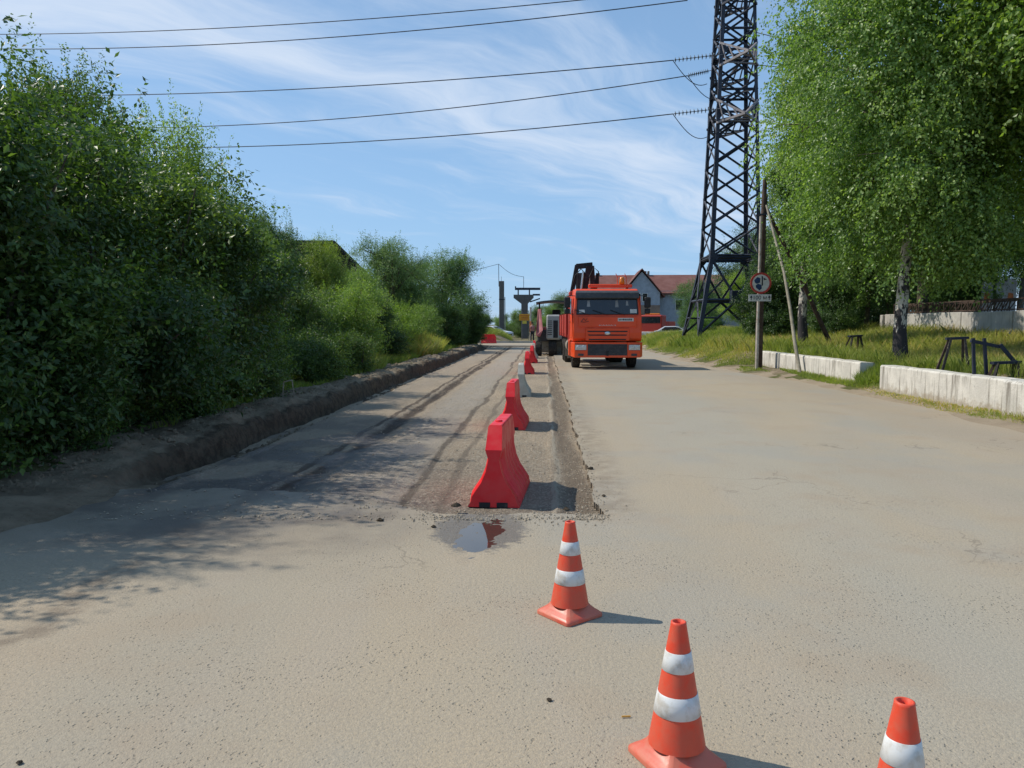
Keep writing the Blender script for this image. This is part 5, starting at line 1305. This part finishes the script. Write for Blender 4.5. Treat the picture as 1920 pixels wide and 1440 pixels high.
# ------------------------------------------------------------------ vegetation
def norm(a): return a / np.maximum(1e-9, np.linalg.norm(a, axis=-1, keepdims=True))
def leaves(P, D, L, Wd, r, fold=.12, out=None):
    n = len(P); rd = norm(r.standard_normal((n, 3)) * .75 + (0 if out is None else out) + np.array([0, 0, .45])); D = norm(D); S_ = norm(np.cross(D, rd)); Nn = np.cross(S_, D)
    L = (L * r.uniform(.65, 1.25, n))[:, None]; Wd = (Wd * r.uniform(.7, 1.2, n))[:, None]
    V = np.stack([P, P + D * L * .45 + S_ * Wd * .5 + Nn * Wd * fold, P + D * L, P + D * L * .45 - S_ * Wd * .5 + Nn * Wd * fold], 1)
    return V
def crown(name, mat, parent, blobs, ntw, lpt, L, Wd, tl, seed, up=.25, droop=0.0, shell=.55, shoots=None, flat=0.0):
    """blobs: (x,y,z,rx,ry,rz,weight). twigs with leaves along them."""
    r = np.random.default_rng(seed); B = np.array(blobs, float); w = B[:, 6] / B[:, 6].sum()
    nc = max(20, ntw // 13); kc = r.choice(len(B), nc, p=w); dc = norm(r.standard_normal((nc, 3)) * (1, 1, .85)); rc = shell + (1.12 - shell) * r.random(nc); rc = np.where(r.random(nc) < .18, rc * r.random(nc), rc)
    C = B[kc, :3] + dc * B[kc, 3:6] * rc[:, None]; wc = r.uniform(.4, 1.6, nc); ci = r.choice(nc, ntw, p=wc / wc.sum()); k = kc[ci]
    sc_ = .20 * B[k, 3:6].mean(1) + .05
    P0 = C[ci] + r.standard_normal((ntw, 3)) * (1, 1, .7) * sc_[:, None]; d = norm(dc[ci] + .6 * r.standard_normal((ntw, 3)))
    dirs = norm(d * .8 + .55 * r.standard_normal((ntw, 3)) * (1, 1, .7) + np.array([0, 0, up]))
    if droop: dirs = norm(dirs * (1 - droop) + np.array([0, 0, -1.0]) * droop)
    tls = tl * r.uniform(.5, 1.5, ntw); cl = r.normal(0, .13, ntw) + r.normal(0, .15, len(B))[k] + r.normal(0, .10, nc)[ci]
    if shoots is not None:
        ns, slen = shoots; kk = r.choice(len(B), ns, p=w); a = r.uniform(0, 6.28, ns); q = np.sqrt(r.random(ns)) * .85
        Ps = B[kk, :3] + np.stack([np.cos(a) * q, np.sin(a) * q, np.sqrt(np.maximum(0, 1 - q * q)) * .8], 1) * B[kk, 3:6]
        # several twigs following one another up the shoot
        dd = norm(np.stack([r.normal(0, .22, ns) + .35 * np.cos(a) * q, r.normal(0, .22, ns) + .35 * np.sin(a) * q, np.ones(ns)], 1)); sl = slen * r.uniform(.4, 1.3, ns)
        for j in range(4):
            P0 = np.vstack([P0, Ps + dd * (sl * j / 4)[:, None]]); dirs = np.vstack([dirs, dd]); tls = np.concatenate([tls, sl / 4 * 1.1]); cl = np.concatenate([cl, np.full(ns, .05)])
    n = len(P0); tt = (np.arange(lpt) + .5) / lpt
    bend = np.array([0, 0, -.35 - droop])
    P = P0[:, None] + dirs[:, None] * (tls[:, None] * tt)[..., None] + bend * ((tls[:, None] * tt ** 2) * .35)[..., None]
    P = P + r.normal(0, L * .28, P.shape)
    side = norm(np.cross(dirs, r.standard_normal((n, 3))))
    D = dirs[:, None] * .55 + side[:, None] * (np.where(np.arange(lpt) % 2, 1, -1) * .8)[None, :, None] + r.normal(0, .35, P.shape) + np.array([0, 0, -.25 - droop])
    P = P.reshape(-1, 3); D = D.reshape(-1, 3)
    od = norm(P - B[:, :3].mean(0)); V = leaves(P, D, L, Wd, r, out=np.repeat(od, 1, 0) * .9); tint = np.clip(.42 + np.repeat(cl, lpt) + r.normal(0, .2, len(P)), 0, 1)
    N_ = len(P); o = npmesh(name, V.reshape(-1, 3), np.arange(4 * N_).reshape(-1, 4), mat, parent, tint)
    return o
def limbs(m, blobs, trunk_top, r0, r, base=(0, 0, 0), lean=(0, 0), nsub=4):
    for b in blobs:
        c = Vector(b[:3]); s = Vector(base).lerp(Vector(trunk_top), r.uniform(.35, 1.0))
        mid = s.lerp(c, .5) + Vector((r.uniform(-.2, .2), r.uniform(-.2, .2), r.uniform(0, .35)))
        k = r0 * r.uniform(.25, .42); m.tube([s, mid, c], [k, k * .65, k * .3], 6, cap=False)
        for _ in range(nsub):
            e = c + Vector((r.gauss(0, 1) * b[3], r.gauss(0, 1) * b[4], abs(r.gauss(0, 1)) * b[5])) * .55
            st = mid.lerp(c, r.random()); m.tube([st, st.lerp(e, .5) + Vector((0, 0, .1)), e], [k * .35, k * .22, k * .08], 4, cap=False)
# --- prototype: shrub of many stems
def shrub_proto(name, seed, h, w, mat, L, Wd, ntw, lpt=9, shoots=(50, .8)):
    r = random.Random(seed); t = empty(name); blobs = []
    for i in range(20):
        a = r.uniform(0, 6.28); q = r.uniform(.2, .85) * w; z = r.uniform(.16, .85) * h
        k = 1 - .5 * max(0, z / h - .5)
        blobs.append((math.cos(a) * q * k, math.sin(a) * q * k, z, r.uniform(.18, .34) * w, r.uniform(.18, .34) * w, r.uniform(.09, .17) * h, r.uniform(.5, 1.1)))
    blobs.append((0, 0, h * .40, w * .6, w * .6, h * .34, 1.2))
    for i in range(4):
        a = r.uniform(0, 6.28); blobs.append((math.cos(a) * w * .38, math.sin(a) * w * .38, h * .14, w * .36, w * .36, h * .16, .8))
    c = crown('crown', mat, t, blobs, ntw, lpt, L, Wd, .34, seed, up=.45, shoots=shoots)
    m = MB()
    for b in blobs:
        s = Vector((r.uniform(-.2, .2), r.uniform(-.2, .2), -.1)); e = Vector(b[:3]) + Vector((0, 0, b[5] * .6)); md = s.lerp(e, .5) + Vector((r.uniform(-.2, .2), r.uniform(-.2, .2), .1)); k = r.uniform(.018, .04)
        m.tube([s, md, e], [k, k * .7, k * .3], 5, cap=False)
    m.build('stem', MT['bark'], t); return t
def tree_proto(name, seed, h, w, mat, L, Wd, ntw, lpt=9, r0=.14, cb=.30, nb=24, droop=0, bark='bark', shoots=(60, .9), tl=.45, up=.35):
    r = random.Random(seed); t = empty(name); blobs = []
    for i in range(nb):
        a = r.uniform(0, 6.28); z = h * (cb + (1 - cb) * r.uniform(.10, .88)); prof = math.sin(math.pi * min(1, max(.12, (z / h - cb) / (1 - cb) * .85 + .12))) ** .6
        q = r.uniform(.25, .85) * w * prof
        k = r.uniform(.16, .32); blobs.append((math.cos(a) * q, math.sin(a) * q, z, k * w, k * w, k * .42 * h, r.uniform(.5, 1.0)))
    blobs.append((0, 0, h * .55, w * .45, w * .45, h * .26, .8)); blobs.append((r.uniform(-.1, .1) * w, r.uniform(-.1, .1) * w, h * .88, w * .28, w * .28, h * .11, .6))
    crown('crown', mat, t, blobs, ntw, lpt, L, Wd, tl, seed, up=up, droop=droop, shoots=shoots)
    m = MB(); top = (r.uniform(-.3, .3), r.uniform(-.3, .3), h * .8)
    m.tube([(0, 0, -.25), (r0 * .3, 0, .25), (top[0] * .4, top[1] * .4, h * .4), top], [r0 * 1.35, r0, r0 * .65, r0 * .2], 12, cap=False)
    limbs(m, blobs, top, r0, r); m.build('trunk', MT[bark], t); return t

LD, LM, LB, LW = MT['leaf_dark'], MT['leaf_mid'], MT['leaf_birch'], MT['leaf_willow']
S1 = shrub_proto('leafy_shrub', 11, 3.6, 1.7, LD, .084, .042, 6000, 9, (90, .9))
S2 = shrub_proto('leafy_shrub', 12, 2.6, 1.5, LM, .062, .028, 5500, 9, (90, .6))
S3 = shrub_proto('low_shrub', 13, 1.4, 1.0, LD, .06, .03, 3200, 9, (50, .35))
T1 = tree_proto('leafy_tree', 21, 6.8, 2.7, LD, .088, .045, 7800, 9, .12, .16, 24, shoots=(190, 1.1))
T2 = tree_proto('leafy_tree', 22, 6.4, 2.5, LM, .082, .040, 7800, 9, .12, .16, 24, shoots=(190, .9))
T3 = tree_proto('willow_tree', 23, 7.4, 3.3, LW, .11, .042, 9000, 8, .16, .10, 26, shoots=(120, .8), tl=.5)
used_src = set()
def place(src, u, v, s, label, cat, group, rz=None, col=(1, 1, 1, 1), zs=None, world=False):
    o = src if src.name not in used_src else copy_tree(src)
    if src.name not in used_src: used_src.add(src.name)
    x = u if world else ux(u, v)
    o.location = (x, v, ground_z(x, v) - .03); o.rotation_euler = (0, 0, R(rz if rz is not None else (u * 77 + v * 53) % 360)); o.scale = (s, s, zs or s)
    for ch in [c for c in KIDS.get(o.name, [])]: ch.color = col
    tag(o, label, cat, group); return o
GL = 'trees and bushes along the left verge'
a = (1, 1, 1, 1)
left_trees = [
 (T1, -9.4, 11.0, .69, 'big dark tree at the far left edge of the frame', 'tree', a),
 (T2, -11.2, 15.5, .92, 'lighter green tree behind the big dark leftmost one', 'tree', (1.05, 1.05, .9, 1)),
 (T1, -9.6, 14.8, .86, 'dark tree whose crown meets the sky next to the leftmost tree', 'tree', (1.25, 1.2, 1.1, 1)),
 (T2, -9.3, 18.6, .94, 'tall spiky-topped tree under the left ends of the middle wires', 'tree', (1.3, 1.25, .95, 1)),
 (T3, -10.7, 23.5, .76, 'greyish green tree just right of the wire ends', 'tree', (1.0, 1.05, 1.1, 1)),
 (T1, -12.7, 20.5, .88, 'dark tree deep in the thicket behind the spiky-topped tree', 'tree', (.8, .9, .9, 1)),
 (T2, -10.4, 28.5, .72, 'tree in the dip of the treeline left of the dark roof', 'tree', a),
 (T2, -9.6, 33.5, .75, 'yellowish green tree under the dark gabled roof', 'tree', (1.3, 1.15, .8, 1)),
 (T1, -12.0, 34.5, .86, 'loose-topped tree rising left of the dark gabled roof', 'tree', (1.2, 1.2, 1.5, 1)),
 (T2, -9.4, 38.5, .62, 'low tree right below the sloping end of the dark roof', 'tree', (1.2, 1.2, 1, 1)),
 (T3, -9.0, 46.0, .88, 'large bluish green tree with feathery top in the middle distance', 'tree', (1.1, 1.15, 1.0, 1)),
 (T3, -6.9, 53.5, .88, 'broad rounded tree at the right end of the left treeline', 'tree', (1.0, 1.1, .95, 1)),
 (T3, -10.2, 57.0, .86, 'tree filling in behind the two feathery ones', 'tree', (.75, .85, .75, 1)),
 (T1, -9.4, 7.0, .92, 'tree beyond the left edge whose shade falls on the near road', 'tree', (.8, .9, .8, 1)),
 (S1, -7.6, 3.2, .8, 'bush just outside the left edge beside the viewer', 'bush', (.8, .9, .8, 1)),
 (T1, -14.5, 27, .74, 'dark tree at the back of the thicket, mid left', 'tree', (.9, 1, .9, 1)),
 (T1, -14.5, 12.5, .9, 'tree at the back of the thicket near the left edge of the frame', 'tree', (.9, 1, .9, 1)),
 (S1, -6.9, 5.8, 1.0, 'dark bush closest to the viewer, cut off by the left edge', 'bush', (.7, .8, .7, 1)),
 (S1, -6.3, 8.1, 1.08, 'second dark bush from the left edge along the verge', 'bush', (.72, .82, .72, 1)),
 (S1, -6.2, 10.6, 1.14, 'dark bush overhanging the trench shoulder, third along', 'bush', (.8, .9, .8, 1)),
 (S1, -6.35, 13.2, 1.10, 'dark bush behind the widest part of the shoulder', 'bush', (1.1, 1.1, 1.0, 1)),
 (S1, -6.5, 15.8, .86, 'dark bush before the pale broken frame', 'bush', (1.25, 1.25, .95, 1)),
 (S1, -7.0, 18.6, .72, 'dark bush just beyond the pale broken frame', 'bush', (1.15, 1.2, 1.1, 1)),
 (S1, -7.2, 21.8, .70, 'bush between the dark thicket and the bright one', 'bush', (1.1, 1.1, 1, 1)),
 (S2, -6.9, 25.6, 1.12, 'bright lit green bush in the middle of the left verge', 'bush', (1.05, 1.05, .9, 1)),
 (S2, -7.8, 28.8, 1.15, 'tall feathery light green bush behind the bright one', 'bush', (1.15, 1.15, 1, 1)),
 (S1, -6.6, 31.2, .70, 'dark round bush beside the dry grass clump', 'bush', (.8, .9, .9, 1)),
 (S2, -7.0, 35.2, 1.0, 'yellow-green upright bush before the feathery trees', 'bush', (1.35, 1.3, .9, 1)),
 (S2, -6.7, 41.0, 1.0, 'small bush under the left feathery tree', 'bush', a),
 (S1, -5.9, 47.0, .75, 'bush in the shade under the broad rounded tree', 'bush', (.8, .9, .8, 1)),
 (S1, -5.2, 53.0, .80, 'last dark bush before the far end of the road', 'bush', (.7, .8, .7, 1)),
 (S3, -5.95, 6.6, 1.05, 'low shrub hugging the near shoulder', 'bush', (.75, .85, .75, 1)),
 (S3, -5.8, 9.0, .95, 'low shrub at the shoulder between two dark bushes', 'bush', (.8, .9, .8, 1)),
 (S3, -5.8, 11.7, 1.0, 'low leafy shrub leaning to the trench', 'bush', (.9, 1, .9, 1)),
 (S3, -5.7, 14.4, .8, 'low shrub left of the pale broken frame', 'bush', (1, 1, .9, 1)),
 (S3, -5.8, 19.6, .9, 'low shrub right of the pale broken frame', 'bush', (1, 1.05, .9, 1)),
 (S3, -5.8, 22.8, .85, 'low lit shrub below the bright green bush', 'bush', (1.3, 1.25, 1, 1)),
]
for sp, u, v, s, lb, cat, col in left_trees:
    o = place(sp, u, v, s, lb, cat, GL, col=col)
    if sp in (T1, T2) and v < 40: o.scale = (s * .80, s * .80, s * 1.06)

# --- right: birch with hanging twigs, maples, and trees behind
def birch(seed, h, w, ntw, cb, r0, name='birch_tree', lean=.3, nb=16, L=.09, mat=LB, narrow=1.0):
    r = random.Random(seed); t = empty(name); blobs = []
    for i in range(nb):
        a = 6.28 * i / nb + r.uniform(-.3, .3); z = h * (cb + (1 - cb) * (.12 + .8 * ((i * .618) % 1))); prof = (1 - abs((z / h - cb) / (1 - cb) - .4)) ** .5
        q = r.uniform(.5, .9) * w * prof * (1 if z > h * .48 else narrow)
        blobs.append((math.cos(a) * q, math.sin(a) * q, z, r.uniform(.24, .36) * w, r.uniform(.24, .36) * w, r.uniform(.09, .15) * h, 1))
    blobs.append((0, 0, h * .6, w * .55, w * .55, h * .28, 2)); blobs.append((0, 0, h * (cb + .1), w * .6, w * .6, h * .10, 1.2))
    blobs = [(b[0], b[1], b[2], b[3] * .85, b[4] * .85, b[5] * .8, b[6]) if i < nb else b[:6] + (b[6] * .7,) for i, b in enumerate(blobs)]; crown('crown', mat, t, blobs, ntw, 11, L, L * .7, .55, seed, up=.0, droop=.34)
    m = MB()
    m.tube([(0, 0, -.3), (.02, 0, .1), (-.04, 0, .9), (lean * .35, 0, h * .28), (lean * .6, .1, h * .5), (lean, 0, h * .9)], [r0 * 1.7, r0 * 1.25, r0, r0 * .78, r0 * .5, r0 * .12], 18, cap=False)
    tk = m.build('trunk', MT['birch'], t); m2 = MB(); limbs(m2, blobs, (lean, 0, h * .85), r0, r, (lean * .3, 0, h * .2)); m2.build('branch', MT['bark'], t); return t
GR = 'trees on the right side'
b1 = birch(31, 11.8, 3.6, 15500, .17, .16, nb=36, narrow=.62); bz_ = wp(1687, 676, 20.0)
b1.location = (bz_.x, 20.0, ground_z(bz_.x, 20.0) - .05); b1.rotation_euler = (0, 0, R(20)); [setattr(c_, 'color', (1.25, 1.22, 1.05, 1)) for c_ in KIDS[b1.name]]; tag(b1, 'big birch with black and white trunk standing behind the gap in the blocks', 'tree', GR)
b2 = birch(32, 11.5, 1.35, 6500, .20, .15, lean=.0, nb=14, narrow=.8); p = wp(1506, 600, 27.5); b2.location = (p.x, 27.5, .9); tag(b2, 'slimmer birch with bare pale trunk part, right of the leaning poles', 'tree', GR)
TM = tree_proto('maple_tree', 33, 11.0, 4.6, LM, .115, .082, 15000, 10, .2, .31, 30, shoots=(60, .5), tl=.55, up=.0, droop=.18)
mp_ = [(13.3, 17.0, 1.05, 'broad bright green maple overhanging from the right edge', (1.15, 1.15, .8, 1)),
       (17.6, 20.5, 1.05, 'maple cut by the right edge behind the overhanging one', (1.0, 1.05, .8, 1)),
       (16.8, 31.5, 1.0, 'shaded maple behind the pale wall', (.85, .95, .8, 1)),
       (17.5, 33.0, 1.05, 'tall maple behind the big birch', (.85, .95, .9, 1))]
for x, y, s, lb, col in mp_: place(TM, x, y, s, lb, 'tree', GR, world=True, col=col)
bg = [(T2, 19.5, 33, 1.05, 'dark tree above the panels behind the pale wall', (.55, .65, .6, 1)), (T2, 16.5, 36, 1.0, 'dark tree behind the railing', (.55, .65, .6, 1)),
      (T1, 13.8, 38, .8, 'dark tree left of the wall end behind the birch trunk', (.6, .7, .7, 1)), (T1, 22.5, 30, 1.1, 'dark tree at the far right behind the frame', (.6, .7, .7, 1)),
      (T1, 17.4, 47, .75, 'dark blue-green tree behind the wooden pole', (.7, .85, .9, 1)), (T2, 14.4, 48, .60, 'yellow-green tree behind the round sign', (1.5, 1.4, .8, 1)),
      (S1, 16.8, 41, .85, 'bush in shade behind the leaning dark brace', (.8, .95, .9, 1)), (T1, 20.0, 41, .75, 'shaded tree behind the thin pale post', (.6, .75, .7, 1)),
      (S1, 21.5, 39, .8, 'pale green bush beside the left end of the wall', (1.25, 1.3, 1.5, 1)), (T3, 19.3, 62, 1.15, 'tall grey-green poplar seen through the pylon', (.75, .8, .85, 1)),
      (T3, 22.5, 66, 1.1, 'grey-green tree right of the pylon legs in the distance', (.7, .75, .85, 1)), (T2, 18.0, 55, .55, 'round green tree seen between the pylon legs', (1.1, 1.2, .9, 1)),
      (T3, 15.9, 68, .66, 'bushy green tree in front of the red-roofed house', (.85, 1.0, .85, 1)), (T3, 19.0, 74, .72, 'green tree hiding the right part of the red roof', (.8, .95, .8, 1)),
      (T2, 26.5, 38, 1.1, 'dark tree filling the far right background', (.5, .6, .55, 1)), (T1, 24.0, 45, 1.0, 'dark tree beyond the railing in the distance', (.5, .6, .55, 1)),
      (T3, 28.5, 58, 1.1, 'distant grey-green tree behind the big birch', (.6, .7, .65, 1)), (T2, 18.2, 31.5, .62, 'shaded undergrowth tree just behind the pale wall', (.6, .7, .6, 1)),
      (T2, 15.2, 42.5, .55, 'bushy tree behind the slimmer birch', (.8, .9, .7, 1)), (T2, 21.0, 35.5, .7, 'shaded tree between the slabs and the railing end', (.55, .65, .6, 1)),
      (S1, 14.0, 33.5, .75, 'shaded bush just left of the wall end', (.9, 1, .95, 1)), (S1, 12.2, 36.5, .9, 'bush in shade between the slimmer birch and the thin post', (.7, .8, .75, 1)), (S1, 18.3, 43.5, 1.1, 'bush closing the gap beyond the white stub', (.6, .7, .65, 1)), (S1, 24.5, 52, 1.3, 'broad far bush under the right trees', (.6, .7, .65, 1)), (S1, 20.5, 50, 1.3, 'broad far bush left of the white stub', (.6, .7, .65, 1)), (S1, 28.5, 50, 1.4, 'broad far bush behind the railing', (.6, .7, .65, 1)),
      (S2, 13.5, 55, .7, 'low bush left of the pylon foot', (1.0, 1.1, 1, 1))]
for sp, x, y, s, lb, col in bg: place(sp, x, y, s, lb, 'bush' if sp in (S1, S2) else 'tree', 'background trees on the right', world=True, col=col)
far = [(T3, -1.5, 120, .45, 'low far tree right of the lone column'), (T2, -9.5, 84, .45, 'low tree left of the lone column foot'), (S1, -3.4, 93, .8, 'bush at the foot of the lone column'),
       (S1, 1.2, 92, .8, 'bush left of the pier foot'), (S2, 4.2, 89, 1.0, 'bush at the right of the pier foot'), (S1, 7.4, 92, 1.0, 'bush behind the milling machine'), (S2, -1.0, 96, 1.0, 'bright bush between column and pier'),
       (T3, 15.5, 125, .7, 'far tree between the red lorry and the house'), (T3, 45.0, 120, 1.2, 'far tree at the horizon behind the right trees'), (T3, -24.0, 120, 1.0, 'far tree at the horizon behind the left trees'),
       (T3, -7.2, 96, .62, 'pale small tree left of the lone column'), (T3, -4.9, 104, .62, 'small tree behind the lone column'), (T2, 1.0, 108, .58, 'yellow-green tree left of the pier'),
       (T3, 3.6, 112, .60, 'tree behind the yellow boards'), (T3, 6.6, 100, .78, 'tree above the canopy of the milling machine'), (T3, 9.8, 108, .8, 'tree right of the pier, half behind the orange lorry'),
       (T3, -11, 90, .75, 'far tree behind the end of the left treeline'), (T2, 4.6, 94, .60, 'dark green tree right behind the pier'),
       (T3, -16, 110, .9, 'far tree hidden deep behind the left treeline'), (T3, 30, 95, 1.0, 'far tree right of the red roof'), (T3, 38, 90, 1.1, 'far tree at the right behind the maples')]
for sp, x, y, s, lb in far: place(sp, x, y, s, lb, 'tree', 'far trees beyond the crossing', world=True, col=(1.1, 1.1, 1.1, 1))

# --- grass
def grass(name, label, U, V, H, Wd, seed, tint_f, mat=MT['grass']):
    r = np.random.default_rng(seed); n = len(U); X = U + SL * V; Z = bank_h(U, V)
    az = r.uniform(0, 6.28, n); lean = r.uniform(.05, .55, n); h = H * r.uniform(.5, 1.25, n); w = Wd * r.uniform(.6, 1.3, n)
    base = np.stack([X, V, Z - .01], 1); sd_ = np.stack([np.cos(az), np.sin(az), 0 * az], 1) * w[:, None] / 2
    a2 = r.uniform(0, 6.28, n); ln = np.stack([np.cos(a2) * lean, np.sin(a2) * lean, 1 + 0 * lean], 1) * h[:, None]
    mid = base + ln * .55; tip = base + ln * (1, 1, .95) + np.stack([np.cos(a2), np.sin(a2), 0 * a2], 1) * (h * lean * .5)[:, None]
    Vv = np.stack([base - sd_, base + sd_, mid + sd_ * .8, tip, mid - sd_ * .8], 1)
    F_ = np.arange(5 * n).reshape(n, 5)
    o = npmesh(name, Vv.reshape(-1, 3), F_, mat, None, np.clip(tint_f(U, V) + r.normal(0, .14, n), 0, 1)); tag(o, label, 'grass', kind='stuff')
r = np.random.default_rng(77)
n = 210000
V = 11 + 50 * r.random(n) ** 1.15; U = edge_r(V) + .1 + 16 * r.random(n) ** 1.35
X = U + SL * V
thin = (U - edge_r(V)) + .9 * fb(U, V, 1.0, 91)
blk = (X > 8.3) & (X < 9.25) & (V < 28.2) & ~((V > 17.8) & (V < 19.35))
shade = (X < 9.2) & (V < 28) & (r.random(n) < .0)
ok = (thin > .55) & ~blk & (X < 16.2)
U, V = U[ok], V[ok]; X = U + SL * V
Hh = np.where(X < 9.2, .13, .34 + .12 * (V > 26)) * (1 + .5 * fb(U, V, 2.0, 92)) * np.clip((U - edge_r(V)) / 1.2, .3, 1)
grass('meadow_grass', 'tall mixed green and straw grass on the right bank', U, V, Hh, np.where(V < 24, .012, .020), 1, lambda u, v: .30 + .36 * sst(fb(u, v, 4, 93), -.05, .35) + .30 * sst(u, 8.0, 10) * (1 - sst(v, 30, 40)))
# weeds on the left verge
n = 60000; V = 5.5 + 55 * r.random(n) ** 1.3; U = -5.3 - 1.6 * r.random(n) + .5 * fb(V, V * 0, 2, 94); ok = fb(U, V, .8, 95) > -.12
U, V = U[ok], V[ok]
grass('verge_grass', 'short green grass at the foot of the left bushes', U, V, .16 + .10 * (V > 22), .012, 2, lambda u, v: .25 + 0 * u)
def clump(u, v, ru, rv, h, n, label, seed, tint):
    q = np.random.default_rng(seed); h = h + 0 * u; a_ = q.uniform(0, 6.28, n); rr = np.sqrt(q.random(n)); grass('tall_grass', label, u + ru * rr * np.cos(a_), v + rv * rr * np.sin(a_), h * (1 - .5 * rr), .02, seed, lambda x, y: tint + 0 * x)
clump(-5.8, 36, .9, 3.0, 1.25, 6000, 'pale dry tall grass clump on the left verge by the dark round bush', 5, .62)
clump(-5.9, 24.5, .7, 2.2, .8, 3000, 'tall green weeds below the bright bush', 6, .4)
clump(-6.5, 72, 3.5, 3, .8, 7000, 'grass mound at the far end of the road', 7, .45)
clump(8.45, 16.4, .35, 1.6, .30, 1800, 'green weeds in front of the near block', 8, .25)
clump(8.25, 18.9, .45, .8, .42, 2200, 'bright weeds in the gap between the blocks', 9, .2)
clump(7.9, 21.5, .42, 4.0, .13, 5000, 'short green grass strip between the sandy edge and the far blocks', 11, .3)
clump(7.75, 14.5, .40, 4.5, .07, 4000, 'sparse dry grass at the foot of the near blocks', 12, .75)
clump(8.7, 25.4, .6, 2.5, .28, 3500, 'green grass in front of the far blocks', 10, .3)
S.world.cycles.sampling_method = 'AUTOMATIC'
